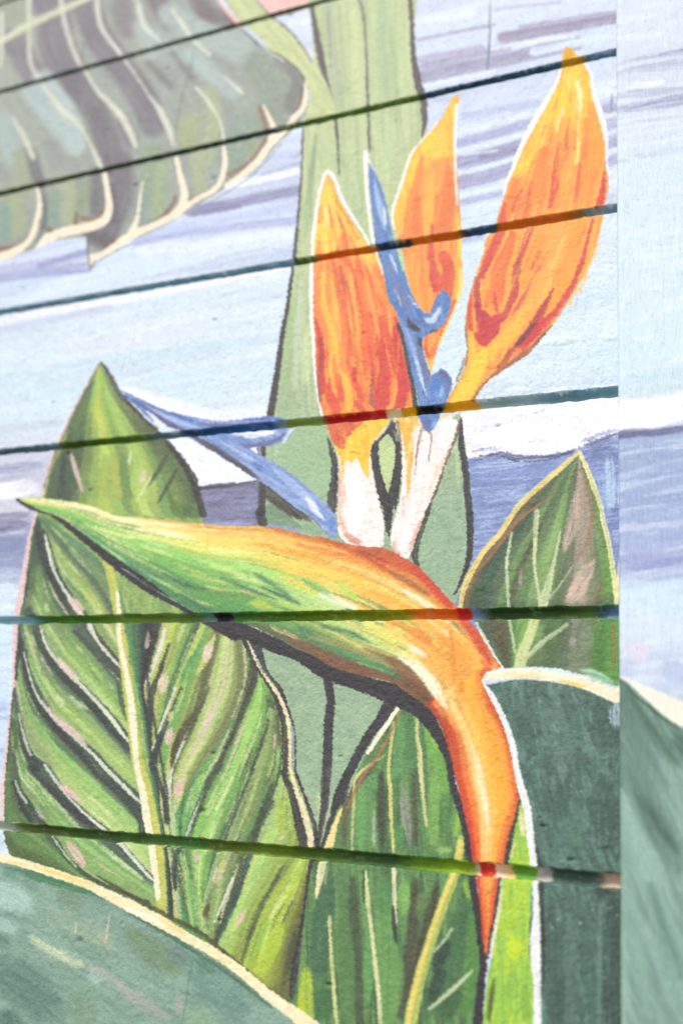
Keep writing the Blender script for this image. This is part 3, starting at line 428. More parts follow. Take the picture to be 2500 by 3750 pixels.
    stroke('d: 1088,895,14 1010,965,26 905,1055,26 810,1145,24 f: 730,85,26 655,170,26 600,260,26 562,340,26 548,400,22 545,430,16', '#ead98a', soft=4, br=.2, id='rl_edge', col2='#e9cf70')
    stroke('d: 1090,895,14 1120,960,22 1160,1060,24 1190,1150,20 f: 1200,30,22 1225,130,22 1245,260,24 1258,370,22 1265,430,20', '#e3e0a0', soft=4, br=.3, id='rl_edge'); stroke('f: 1272,490,14 1272,620,14 1270,780,16', '#d0cf98', soft=5, br=.3, id='rl_edge')
    stroke('f: 1070,710,20 1150,740,50 1260,790,50', '#a6d6c0', soft=14, br=.6, a=.8, clip=rl)
    stroke('f: 620,505,10 660,590,24 700,660,20 735,712,16', '#dcdfd0', soft=4, br=.3, id='leaf_right', rough=4)
    stroke('f: 640,765,20 700,745,34 850,735,44 1000,755,46 1130,785,56 1290,850,66', '#f3e9c6', soft=5, br=.2, id='dark_edge', rough=5)
    many([('f: 720,755 850,745 960,760', '#f4dd8c', 14), ('f: 1000,765 1130,800', '#f0cc60', 16), ('f: 900,735 1050,745', '#fbf6e4', 12)], soft=6, br=.4)
    # ---- centre bottom leaf
    cl2 = fill('f: 270,880! 190,990 110,1110 h: 70,20 20,150 g: 1545,200 1495,360 1440,430 1405,620 1375,900 1335,1100! 1420,1400! h: -100,1500! 630,1500! 635,1100 655,900 625,700 590,500 560,300 520,100 f: 500,1179 450,980 400,900', '#5f8b55', tex=[(88, 150, 16, '#4a6b4c', .7), (86, 190, 14, '#79a85c', .6)], id='leaf_centre', rough=3)
    B = dict(clip=cl2, soft=16, br=.32, brw=5, rough=5)
    many([('f: 280,920 260,1060 240,1179 h: 110,100 100,380', '#669a5e', 60), ('f: 320,940 310,1100 h: 290,30', '#5b8e58', 50), ('f: 380,930 420,1080 450,1179 h: 480,200', '#74ad50', 60), ('f: 400,960 440,1100', '#8bc04e', 20), ('f: 180,1110 h: 30,150 10,380', '#6e6a50', 40), ('h: 180,0 190,380', '#4f5846', 44), ('h: 330,20 340,380', '#5c5f4c', 26), ('h: 430,0 420,380', '#7cae55', 60), ('h: 480,100 470,380', '#5a8a50', 50), ('h: 540,200 520,330', '#8fbc44', 30), ('h: 90,60 80,380', '#6ea45c', 50), ('h: 260,250 260,380', '#5c9455', 44), ('h: 420,380 520,380', '#8dba62', 30),
          ('g: 1520,480 1480,700 1450,1000', '#4d7858', 100), ('g: 1500,1000 1480,1179', '#4c7a4c', 90), ('g: 1410,900 1400,1100 1420,1300', '#a9bf3e', 70), ('g: 1380,1040 1400,1300', '#b3c62e', 50), ('h: 50,480 60,800 90,1300', '#526048', 60), ('h: 0,600 20,900 30,1300', '#5f8a52', 80), ('h: 180,500 200,800 210,1300', '#6da058', 90), ('h: 200,480 190,700', '#5a9055', 60), ('h: 340,500 320,800 260,1179', '#5b5c4a', 60), ('h: 290,500 280,700', '#7aae5a', 60), ('h: 440,520 400,720 330,960', '#56513f', 50), ('h: 380,560 350,700', '#6d8a52', 50),
          ('h: 580,560 540,760 480,960 400,1179', '#4d7a52', 120), ('h: 600,640 600,900 560,1179', '#5a9048', 70), ('h: 500,780 440,900 420,960', '#3f5448', 60), ('h: 470,900 400,1100', '#3f5a48', 60), ('h: 560,500 590,620', '#86b840', 30), ('h: 270,860 230,1179', '#6c9d56', 60), ('h: 330,870 290,1100', '#5a5a48', 30), ('h: 130,700 120,1100', '#67a05a', 50), ('h: 540,980 460,1179', '#4a7048', 80)], **B)
    stroke('h: 275,50,20 290,180,44 310,330,30 320,400,20', '#a09c94', soft=8, br=.5, clip=cl2, brw=4); stroke('h: 148,180,10 146,380,14', '#a3b39c', soft=6, br=.5, clip=cl2)
    for k, (s, c) in enumerate([('f: 240,960,12 225,1060,16 215,1179,16 h: 222,90,18 226,220,16 238,388,12', '#d3d07a'), ('f: 350,905,14 345,1010,14 358,1100,20 h: 362,10,20 372,120,16 388,270,12', '#d9d394'), ('f: 200,1110,6 h: 72,40,14 55,160,14 46,380,10', '#c9c78a'), ('h: 112,480,8 120,620,20 140,780,18 155,920,20 170,1060,18 182,1250,16', '#d8d9a0'), ('h: 238,465,20 242,600,18 250,725,9', '#e6dfb4'),
                                ('h: 505,745,14 470,800,14 425,845,10', '#aebf94'), ('h: 600,935,10 520,1010,22 450,1070,20 400,1112,12', '#bccba0'), ('g: 1512,690,16 1518,830,14 1530,1000,18 1545,1179,18', '#cfd08c')]):
        stroke(s, c, soft=4, br=.25, clip=cl2, id='cl_vein%d' % k, rough=3)
    stroke('h: 236,640,8 240,720,22 250,800,12', '#454a48', soft=5, br=.3, clip=cl2); stroke('h: 100,480 100,620', '#46584a', w=8, soft=5, clip=cl2)
    stroke('h: 548,330,34 535,430,40 515,500,44 470,620,46 415,780,50 360,960,54 315,1179,60 290,1400,60', '#b9c45e', soft=7, br=.25, clip=cl2, id='cl_rib')
    stroke('h: 545,340,20 530,430,26 510,500,24 460,620,20 400,790,18 350,970,26 310,1130,24 290,1300,24', '#e6cf68', soft=5, br=.3, clip=cl2, id='cl_rib')
    stroke('f: 285,890 215,1020 150,1140 h: 90,50 30,180 0,240', '#a97850', w=14, soft=6, br=.3, id='leaf_centre')
    stroke('f: 268,878,14 190,995,22 120,1100,16', '#f0e8cc', soft=3, id='cl_edge'); stroke('g: 1568,190,10 1540,260,20 1515,350,34 1500,390,30', '#eed88c', soft=4, id='cl_edge'); stroke('g: 1482,430,34 1465,520,30 1452,595,12', '#e6dfae', soft=4, id='cl_edge', br=.2); stroke('g: 1500,440 1490,550', '#8fa890', w=16, soft=6, br=.4)
    # ---- big sage leaf, bottom left
    bl = fill('g: -500,310! 0,425 120,450 250,490 400,545 520,600 650,670 780,735 920,820 1080,930 1200,1030 1330,1150 1560,1400! -500,1600!', '#80a190', tex=[(35, 160, 26, '#74978a', .5), (30, 90, 30, '#8fae9c', .6)], id='leaf_low')
    G = dict(clip=bl, soft=40, br=.3, brw=14, rough=12)
    many([('g: -100,560 60,600 160,680', '#a3c4b8', 120), ('g: -60,690 100,760', '#9abfb2', 60), ('g: -100,880 100,1000 300,1179', '#668a7c', 190), ('g: -60,780 60,820', '#6a8e80', 60), ('g: 250,560 400,640', '#7c9880', 100), ('g: 200,640 400,760 560,860', '#93ab92', 90), ('g: 560,720 700,850 850,960', '#789474', 110), ('g: 760,820 880,900', '#6f8f82', 90), ('g: 850,900 1000,1020 1150,1179', '#6d958a', 150), ('g: 950,950 1080,1040', '#7a9f94', 90), ('g: 300,1050 450,1179', '#7c9a80', 120), ('g: 600,1000 700,1080', '#8aa698', 110), ('g: 880,1080 960,1300', '#88a88a', 130), ('g: 0,1100 100,1300', '#5c8274', 120)], **G)
    many([('g: 120,770 250,850 400,920', '#bccaa6', 40), ('g: 380,900 520,980 620,1060', '#a8b0a2', 40), ('g: 520,1000 680,1100 800,1179', '#a2a69e', 50), ('g: 820,1040 830,1150', '#a2a39a', 30), ('g: 400,930 460,1010', '#9dbcb0', 40)], **dict(G, soft=26))
    many([('g: 0,455 200,500 420,575 500,610', '#3f7c58', 26), ('g: 100,490 300,540 470,590', '#4f8a64', 40), ('g: 0,480 80,500', '#6a9a86', 40), ('g: 560,650 780,775 900,850 1080,970 1250,1110', '#4a7458', 22), ('g: 880,860 1000,950', '#5f8a74', 50)], clip=bl, soft=12, br=.4, rough=4)
    stroke('g: 500,680,7 494,740,7 484,805,12', '#d3b89c', soft=4, br=.2); stroke('g: 350,700,4 346,760,7', '#bfc0a0', soft=4, br=.3)
    stroke('g: 890,850 870,960 850,1100 830,1179', '#6b8a70', w=8, soft=6, a=.6)
    stroke('g: -200,365,40 -40,408,38 100,440,36 250,488,38 400,540,38 500,590,46 620,650,56 760,725,52 880,795,44 980,850,44 1100,935,44 1250,1060,50 1400,1170,64 1600,1330,70', '#f1e4b8', soft=4, rough=4, id='low_edge')
    many([('g: 150,460 300,500 440,545', '#f2cf70', 14), ('g: 560,640 680,690 780,740', '#faf3dc', 20), ('g: 720,690 860,775', '#f3d478', 14), ('g: 950,840 1080,930', '#f6e6a4', 14), ('g: 300,520 420,560', '#f0cd80', 10), ('g: 1180,1010 1320,1120', '#f8efd2', 22), ('g: 20,430 140,455', '#f3d27c', 8)], soft=7, br=.4, brw=4)
    # ---- lime blade and white rim beside the stem's tip
    fill('h: 818,170! 842,200 870,330 893,460 880,520 868,600 862,720 860,850 880,1000 885,1500! 620,1500! 660,1050 690,850 715,700 735,520 762,430 782,310 800,230', '#98c64a', tex=[(90, 120, 16, '#7fb548', .6), (88, 140, 18, '#b3d338', .8)], id='blade')
    many([('h: 820,190 830,280 835,330', '#e0d8ac', 24), ('h: 800,320 775,430', '#d3d690', 12), ('h: 745,520,10 722,660,16 700,780,18 690,880,14', '#e2e2ae'), ('h: 865,540 868,700', '#7cc478', 12), ('h: 700,960 670,1179', '#4f7a30', 26), ('h: 690,1000 680,1179', '#8a5a3c', 8), ('h: 800,760 790,900', '#c3dd2c', 60), ('h: 840,980 840,1179', '#7fb040', 40)], soft=8, br=.35)
    stroke('f: 640,770,16 690,850,36 735,940,36 775,1050,40 800,1179,36 h: 815,60,34 848,180,36 865,300,34 882,450,30 888,540,26 893,680,30 888,790,48 890,880,46 896,1000,34 898,1179,36 898,1400,36', '#edeff0', soft=4, rough=4, id='white_rim', br=.1)
    stroke('h: 885,330,6 900,400,14 912,470,16 918,560,22 922,700,18 926,900,14 924,1000,6', '#3f4444', soft=4, br=.35, rough=5)
    # ---- the flower ---------------------------------------------------------------------------------
    # white petal bases
    b1 = fill('k: 380,180! 700,180! 960,190! 860,340 790,430 765,520 780,660 810,820 860,970 880,1130 K: 1010,100 1006,190! 940,192 880,186 830,165 800,120 793,0 k: 455,1100 455,900 465,700 460,540 420,430 370,280', '#f3ece8', tex=[(85, 90, 10, '#e9d8cf', .5)], id='base_1', rough=4)
    stroke('k: 470,540 480,700 490,900 480,1100 K: 815,80 840,140', '#dfb39f', w=44, soft=16, br=.4, clip=b1); stroke('K: 820,120 870,160 920,178', '#cf9078', w=30, soft=14, clip=b1, br=.3); stroke('k: 620,800 640,1000 620,1179', '#fdfbfa', w=120, soft=30, clip=b1)
    fill('k: 380,160 960,170 960,215! 860,330 790,420 760,520! 745,760 740,765! 700,700 650,570 630,545! 600,610 530,590 515,690 500,760! 480,560 440,480 400,400 360,280', '#f2c63c', tex=[(88, 90, 12, '#efb02f', .5), (85, 60, 10, '#f6d65c', .5)], clip=b1, rough=6)
    fill('k: 380,180 700,200 690,260 600,330 540,400 530,480 460,470 410,410', '#dc6a44', tex=[(60, 60, 14, '#e88b40', .8), (80, 50, 10, '#cf5148', .5)], clip=b1, rough=8)
    many([('k: 520,560 515,760', '#f0b848', 14), ('k: 530,800 525,1000', '#eaa050', 9), ('k: 740,600 740,740', '#f3c84a', 20), ('k: 770,560 790,700 840,860', '#f0d8c6', 12), ('k: 680,420 760,500', '#f0b030', 40)], clip=b1, soft=6, br=.5)
    b2 = fill('k: 985,200! 1490,170! 1580,240! 1500,500 1440,680 1380,830 1320,960 1260,1110 K: 1215,40 1155,160 1118,242 1075,235 1040,180! 1045,110 1075,0 k: 1010,1100 1035,930 1052,760 1055,560 1045,400', '#f3eeeb', tex=[(95, 80, 10, '#e8d6cf', .5)], id='base_2', rough=4)
    fill('k: 1010,190 1215,190 1215,260 1150,330 1160,520 1140,700 1110,900 1090,700 1080,500 1040,330', '#f1b94a', tex=[(92, 60, 8, '#f6dca0', .8), (90, 60, 8, '#efa83c', .6)], clip=b2, rough=9, soft=6)
    fill('k: 1480,150 1580,150 1400,210 1380,200', '#f2cf8c', clip=b2, soft=8)
    many([('k: 1130,560 1120,760 1100,960', '#f0b86a', 30), ('k: 1070,900 1060,1150', '#e9cdbf', 40), ('k: 1500,420 1400,660 1340,800 1270,1000', '#f0d2b8', 30), ('k: 1385,620 1350,740', '#f3c277', 10), ('K: 1190,50 1150,140 1120,220', '#dfb5a8', 24), ('K: 1055,150 1060,210 1100,235', '#d9a592', 24), ('K: 1125,80 1110,180', '#fefdfd', 44), ('k: 1430,300 1400,500', '#fdf8f4', 60)], clip=b2, soft=10, br=.45)
    stroke('k: 1010,230,26 1035,330,18 1045,480,14 1050,560,10', '#8f705c', soft=4, br=.4)
    # almond gap between the bases
    fill('k: 965,215! 1000,300 1040,480 1050,700 1020,930 1000,1060 K: 1055,0 1035,148! 1015,100 1000,0 k: 870,1060 820,860 780,640 770,500 800,420 880,320', '#454145', tex=[(90, 20, 8, '#5b595c', .5)], id='gap', rough=6)
    stroke('k: 950,240 870,340 800,420', '#d3dacb', w=22, br=.5, soft=6)
    fill('k: 935,345! 975,400 992,500 985,600 968,730 925,885! 890,790 852,640 838,500 860,400', '#b7cd92', tex=[(30, 40, 20, '#c6da9a', .6)], id='gap_green', rough=5)
    stroke('k: 960,300 1000,340 1005,430', '#8f9c8c', w=26, br=.6, soft=6)
    # petals
    def wedge(s, cols, **kw):
        for p, c, w in cols: stroke(p, c, w=w, **kw)
    p1 = fill('i: 368,238! 400,270 470,460 540,580 620,720 700,830 765,925 820,1010 885,1150 j: 900,60 930,230 990,330 1030,480 1060,700 1110,900 1145,1100 k: 1155,110! 1050,140 930,185 640,205 380,225! 320,130 290,20 j: 275,1010 262,800 255,600 243,400 240,200 245,0 i: 243,1000 255,800 270,680 285,560 305,430 330,330', '#f08c4a', tex=[(88, 110, 12, '#ea6d3e', .5), (86, 120, 10, '#f3a047', .5)], id='petal_1', rough=3)
    fill('i: 368,238! 470,460 620,720 765,925 840,1060 700,1040 600,980 560,860 500,800 450,960 350,1020 300,900 230,1000 240,700 300,430', '#f7cf48', tex=[(86, 90, 12, '#f0b444', .6), (88, 80, 10, '#f7d260', .5)], soft=24, rough=8, clip=p1)
    P = dict(clip=p1, soft=10, br=.24, rough=4, brw=4)
    many([('i: 300,800,10 290,1000,34 280,1179,30', '#f09a48'), ('i: 400,760,20 400,1000,40', '#f2b04a'), ('i: 500,790,10 530,880,34 580,970,60', '#e87a42'), ('i: 470,880,20 460,980,40', '#e97e44'), ('i: 540,1040,60 600,1090,70 680,1179,90', '#ea6f40'), ('i: 700,1000,30 760,1100,50', '#f3ac48'), ('i: 360,540,30 365,640,26 370,740,14', '#f8e29a'), ('i: 640,760,60 700,860,40', '#f6bf45')], **P)
    many([('j: 330,0,40 330,160,44 340,300,60 400,460,70 430,640,90 430,800,100 400,920,90 420,1030,60 440,1110,30', '#f5be48'), ('j: 420,30,60 440,200,70 450,420,60', '#f5b14a'), ('j: 480,900,40 540,1000,70 560,1100,70 k: 570,60,70 560,170,50', '#f6bd45'), ('j: 590,20,34 590,200,40 640,330,60 640,560,40 630,760,60 650,880,60 700,1000,50', '#f09a46'), ('j: 530,60,20 530,200,60 540,340,70 560,500,40', '#ea7240'), ('j: 640,0,60 680,200,60 720,360,80', '#ec7c42'),
          ('j: 560,520,20 570,680,44 560,820,40 600,900,60 640,1060,60', '#e66a3e'), ('j: 800,30,60 840,140,70 830,260,70', '#f2a04c'), ('j: 840,200,40 920,420,60', '#ea7444'), ('j: 740,400,100 740,620,110 820,760,110', '#e96c40'), ('j: 860,420,90 920,620,100 960,760,90', '#e26044'), ('j: 700,640,80 720,860,70', '#ea7040'), ('j: 690,900,40 700,1060,60 720,1160,40', '#ea7a3c'), ('j: 260,420,20 290,560,60 310,720,70 310,880,60 320,1060,90', '#d5473e'), ('j: 310,600,20 318,760,40 310,900,30', '#a84448'),
          ('j: 265,840,14 280,1040,40 300,1160,50', '#a2604e'), ('j: 480,930,10 490,1040,44 500,1160,60', '#e2583c'), ('j: 390,960,10 390,1060,60 400,1150,90', '#de543c'), ('j: 880,620,60 900,860,110 880,1060,140 k: 860,80,160', '#d7483f'), ('j: 1000,420,40 1020,560,50 1060,820,70 1100,1050,70', '#d34743'), ('j: 980,480,20 1000,640,60 1040,900,80 1060,1100,100 k: 1020,90,100', '#d1433f'), ('j: 750,640,8 765,760,30 790,900,44 790,1060,40', '#dd4f44'), ('j: 795,870,8 785,980,24 775,1090,40 k: 780,60,60', '#b5604e'), ('j: 620,880,40 620,980,50', '#d8483e'), ('j: 650,1040,40 680,1160,50', '#df5440'),
          ('k: 420,40,100 460,150,80', '#e25a3e'), ('k: 520,160,60 640,170,50', '#ef9a40'), ('k: 640,60,60 700,140,60', '#dd5a40'), ('j: 930,300,14 945,460,20 950,560,10', '#f3b45c'), ('j: 1030,570,8 1020,740,12 1010,900,10', '#ef8a44'), ('j: 1000,1000,9 1000,1080,14 985,1150,8', '#f2b056'), ('k: 985,20,12 960,90,34 920,110,30', '#efa850'), ('k: 1120,110,40 1080,130,20', '#f0a03c'), ('j: 800,745,10 855,730,4', '#c94a24')], **P)
    many([('j: 880,560,60 940,760,120 960,1000,150', '#d84c40'), ('j: 300,880,40 330,1080,60', '#cf463e'), ('j: 700,760,40 720,1000,60', '#e0603e')], clip=p1, soft=16, br=.45, a=.6)
    many([('j: 1020,470 1050,560 1070,640 1110,820 1150,1000 1170,1179 k: 1180,100', '#47424a', 40)], soft=3, br=.25, rough=4, id='stamen_1')
    wl = dict(soft=3, rough=2.5, id='petal_1')
    stroke('i: 232,975,30 240,800,34 262,640,28 285,470,28 320,330,28 345,240,30 372,215,34 410,240,36 450,320,36 490,440,30 560,570,30 640,690,26 710,800,22 760,900,22', '#f3f0ec', **wl)
    stroke('i: 225,1050,30 j: 222,0,34 222,200,34 222,400,30 240,600,26 248,800,24 262,1000,18 285,1179,12 k: 305,100,14 322,185,10', '#f6f3f2', **wl)
    p2 = fill('b: 542,424! 505,450 470,520 440,560 380,622 330,690 290,790 260,890 238,960 243,1020 258,1085 i: 1060,950 1085,1070 1095,1179 j: 1110,60 1150,200 1210,300 1280,380! 1240,560 1245,680 1290,820 1320,930! d: 412,525! 432,440 452,380 492,290 530,200 555,100 550,0 b: 550,1100 542,950 535,850 530,740 525,640 532,530', '#f0974a', tex=[(90, 110, 12, '#ea7540', .5), (92, 120, 10, '#f5b14a', .5)], id='petal_2', rough=3)
    fill('b: 542,424 500,450 440,560 380,620 300,760 240,960 258,1085 300,900 380,760 450,720 525,700 532,530', '#f7cc42', soft=26, rough=8, clip=p2, tex=[(75, 80, 12, '#f1ad40', .6)])
    P = dict(clip=p2, soft=10, br=.24, rough=4, brw=4)
    many([('b: 460,600,50 440,700,50', '#f5c54c'), ('b: 500,560,40 505,700,30', '#f3b345'), ('b: 370,720,20 340,850,30 320,1000,40 300,1080,30', '#ee8a42'), ('b: 350,900,26 340,1060,50', '#ea7c40'), ('b: 420,780,14 400,900,44 400,1060,50', '#f2b048'), ('b: 490,760,20 490,900,60 470,1060,60', '#ea7c44'), ('b: 440,900,20 430,1060,30', '#ec8442'), ('b: 270,940,20 270,1060,26', '#f3b64c'), ('b: 530,980,14 540,1080,24 545,1179,30', '#f4c84e'), ('b: 415,1030,10 405,1179,34', '#dd5c48'),
          ('j: 1150,0,50 1200,160,60 1240,300,60', '#f3a03e'), ('j: 1340,-100,40 1340,40,80 1370,150,60', '#d24a48'), ('j: 1400,160,40 1440,60,90 1500,-60,80', '#df5840'), ('d: 470,0,60 500,80,60 490,180,44 460,270,40 430,330,40', '#dc5a40'), ('d: 530,20,30 530,130,26 505,230,24 470,330,24 440,420,26 420,500,20', '#f3b24a'), ('d: 545,60,16 540,160,16 500,280,14', '#f6dd7a'), ('j: 1300,200,30 1290,300,40', '#f39a34'), ('j: 1280,580,20 1270,680,30 1300,760,30', '#d8503c'), ('j: 1400,620,60 1330,740,60', '#ea8040'), ('j: 1340,820,50 1330,890,60', '#f6cf4c'), ('j: 1420,560,40 1480,420,60 1540,260,50', '#e5683c'), ('i: 1340,720,8 1330,800,20 1320,900,40 1330,1050,60 1370,1179,70', '#db5a4c')], **P)
    stroke('b: 528,480,14 522,560,14 520,700,12 525,850,9 530,940,6', '#f8f2ee', soft=3, id='petal_2'); stroke('b: 440,560,7 385,625,8 325,695,12 290,790,13 262,880,14 238,945,16 232,1010,12 245,1050,10', '#eeeee6', soft=3, id='petal_2', br=.1)
    stroke('i: 1020,900,20 1050,1060,30 1090,1179,20', '#b5cf9a', soft=8, br=.3)
    stroke('d: 560,60,10 548,160,14 510,260,12 470,350,14 440,420,14', '#f3d878', soft=6, br=.65, rough=7)
    p3 = fill('b: 1035,210! 1010,250 1015,300 1000,345 950,440 905,540 850,630 815,720 770,820 745,900 725,960 705,1035 660,1100 l: 300,950 220,1179 m: 212,30 188,130 160,250 140,370 125,480 132,560 150,680 130,770 115,890 60,1000 20,1060 k: 1440,60! 1450,120 1568,130 d: 612,662! m: 260,1090 350,980 440,920 560,840 700,750 765,680 850,580 920,490 990,400 1050,300 1110,200 1200,60 l: 1230,1179 1290,1030 1360,800 1395,620 1415,500 1440,380 1440,250 1412,120 b: 1215,640 1198,560 1172,480 1155,400 1142,340 1112,292 1095,265 1062,225', '#f2a24c', tex=[(102, 130, 12, '#ef8c4a', .5), (100, 140, 10, '#f5b248', .5)], id='petal_3', rough=3.5)
    fill('b: 1035,210 1010,250 1000,345 905,540 815,720 790,800 900,760 960,620 1050,560 1100,620 1190,600 1160,400 1100,280', '#f7ca3a', soft=30, rough=8, clip=p3, tex=[(100, 90, 12, '#f0ae3c', .7), (96, 80, 10, '#f7d25a', .5)])
    P = dict(clip=p3, soft=10, br=.24, rough=4.5, brw=4)
    many([('b: 1035,215,30 1050,280,60', '#d9a420'), ('b: 1080,380,20 1098,460,14 1085,560,14 1090,640,20 1078,740,20', '#f9dd74'), ('b: 1080,370,14 1092,430,20 1085,500,22', '#faeebc'), ('b: 1015,500,10 995,560,10 985,600,10', '#f9e6b0'), ('b: 1035,340,10 1045,400,10', '#f8dc90'), ('b: 1150,480,40 1160,620,60 1180,760,60', '#f29c3c'), ('b: 1130,560,50 1120,760,60 1120,900,80', '#f19a40'), ('b: 1030,560,60 1020,700,50', '#f2aa3e'), ('b: 900,640,20 880,760,30 850,820,24', '#f4c048'), ('b: 930,700,60 900,860,90 860,960,120', '#ee8c44'), ('b: 1000,660,30 990,800,36 980,940,40', '#ef9040'),
          ('b: 800,830,30 770,940,50 740,1020,44', '#ee8240'), ('b: 1060,700,26 1040,860,30 1040,980,30', '#f3ac44'), ('b: 990,680,8 985,760,28 975,860,34 955,950,20', '#dc5f44'), ('b: 1095,740,8 1080,850,20 1070,920,10', '#e57848'), ('b: 1205,790,10 1200,860,26 1180,950,34', '#d04a48'), ('b: 750,930,10 735,1020,34', '#da5640'), ('b: 830,860,14 790,960,30', '#e06e44'),
          ('l: 470,740,80 400,900,90 330,1040,80 280,1179,60', '#dc5348'), ('l: 380,1000,14 330,1100,30 m: 240,60,44 240,200,60 250,330,60 280,460,80', '#b84450'), ('l: 730,740,50 680,880,60 640,1000,50 600,1100,60 m: 590,60,60 590,180,60 540,300,44 470,420,60', '#c64c4c'), ('l: 640,1030,30 620,1150,30', '#8f4550'), ('l: 560,800,80 520,950,100 450,1100,140 m: 430,120,140 420,240,110', '#ea7642'), ('l: 910,880,8 900,960,30 860,1050,40 800,1140,44 m: 760,60,50 700,180,50 640,270,50 570,380,40 510,450,26', '#d5584c'),
          ('l: 820,820,80 760,980,90 700,1130,60 m: 660,160,30', '#f09c42'), ('l: 1000,800,140 960,980,160 880,1150,140', '#f3a850'), ('m: 830,60,160 760,220,150 680,360,130 560,460,120 480,560,100', '#f4aa4c'), ('m: 640,440,90 540,560,110 420,660,110 300,760,90', '#f4b842'), ('m: 700,300,50 620,400,40', '#f5b74c'), ('l: 1200,680,60 1130,860,80 1080,1040,80 m: 1050,60,90 960,220,80 880,340,60', '#f2a03c'), ('l: 1300,650,14 1270,780,26 1240,900,34 1200,1060,44 1150,1179,50 m: 1150,40,40 1100,140,50 1030,240,56 960,350,60 860,450,70 760,560,80 640,680,60', '#cf4448'),
          ('m: 940,140,14 890,230,44 840,330,60 780,430,70 700,550,70 620,640,44 540,740,40 440,860,20', '#b84648'), ('m: 770,470,50 680,580,56 600,650,34', '#84474c'), ('m: 850,420,40 760,560,60 660,680,44', '#d83f48'), ('m: 600,700,14 640,700,30 570,760,24', '#e9804a'), ('m: 920,480,26 840,580,44 740,690,56 620,780,60 520,850,50 400,930,34 300,1020,26 230,1110,22 200,1170,20', '#9c6850'), ('m: 860,560,20 760,680,20', '#7c5048'), ('m: 540,700,30 500,800,50 440,880,30', '#b5623f'),
          ('m: 400,160,8 405,240,30 420,340,34', '#da5446'), ('m: 300,360,50 330,480,150 300,600,130', '#cd4046'), ('m: 420,420,100 380,520,120 300,620,90', '#cc4247'), ('m: 300,380,30 300,440,40', '#a03a46'), ('m: 230,280,50 260,420,60', '#b8404c'), ('m: 240,560,60 300,640,60', '#cf4545'), ('m: 180,140,30 170,280,44 170,430,50 180,520,40', '#dc5a3c'), ('m: 150,430,14 140,620,26 145,780,20 90,920,34 30,1040,26', '#a07c5c'), ('m: 180,540,30 190,660,60 210,800,90 190,920,110 120,1050,130', '#f3c044'), ('m: 300,720,90 260,860,130 180,1000,140 100,1120,140 k: 1520,100,100', '#f4cc3e'), ('m: 400,640,60 370,760,70', '#f4bc40'),
          ('m: 320,300,40 330,250,50 350,180,60', '#ea7a40'), ('m: 500,340,20 560,200,44 600,100,40', '#cf5448'), ('m: 265,760,14 270,770,14', '#d9a030')], **P)
    many([('m: 270,300,90 300,480,150 310,590,100', '#cc4246'), ('l: 420,820,60 350,1000,70 m: 260,60,60', '#d65248'), ('m: 480,300,30 420,460,60 360,580,60', '#c8434a')], clip=p3, soft=16, br=.45, a=.6)
    stroke('b: 1005,320,10 985,380,14 930,480,22 870,580,26 820,680,22 785,770,16 755,840,14 745,890,8', '#f5eef0', soft=3, id='petal_3'); stroke('b: 1118,292,14 1145,340,18 1150,400,16 1175,480,26 1200,560,26 1215,650,16 1218,720,10 1222,790,6', '#f2ecf2', soft=3, id='petal_3', br=.1)
    stroke('l: 1370,800,10 1350,900,20 1290,1040,30 1220,1170,30 m: 1240,30,30 1180,140,30 1120,230,26 1090,290,14', '#eebb58', soft=4, br=.75, rough=12, brw=4)
    stroke('m: 128,470,5 132,560,6 150,680,6', '#7d6a66', soft=3); stroke('m: 120,780,16 95,880,26 50,980,26', '#98968c', soft=5, br=.4)
    # blue stamens
    s1 = fill('i: 748,140! 760,400 790,650 812,880 840,990 880,1150 j: 900,60 925,220 1000,350 1050,500 1090,650 1130,850 1180,1050 1205,1179 k: 1205,90! 1200,180 1235,250 1260,310 1300,325 1330,320 1370,260 1405,170! 1465,60 j: 1490,1100 1520,1010 1480,915 1410,872 1355,915 1322,950! 1290,850 1262,740 1240,650 1262,580 1330,545 1400,500 1460,430 1500,300 1490,210 1430,148 1380,200 1340,290 1310,365 1265,365 1210,300 1150,200 1110,100 1085,0 i: 1060,1120 1010,960 965,800 930,600 890,430 840,290 785,165', '#5f85c2', tex=[(80, 60, 10, '#7f9ad0', .6), (75, 70, 10, '#4a6fae', .5)], id='stamen_1', rough=3)
    P = dict(clip=s1, soft=6, br=.3, rough=4, brw=4)
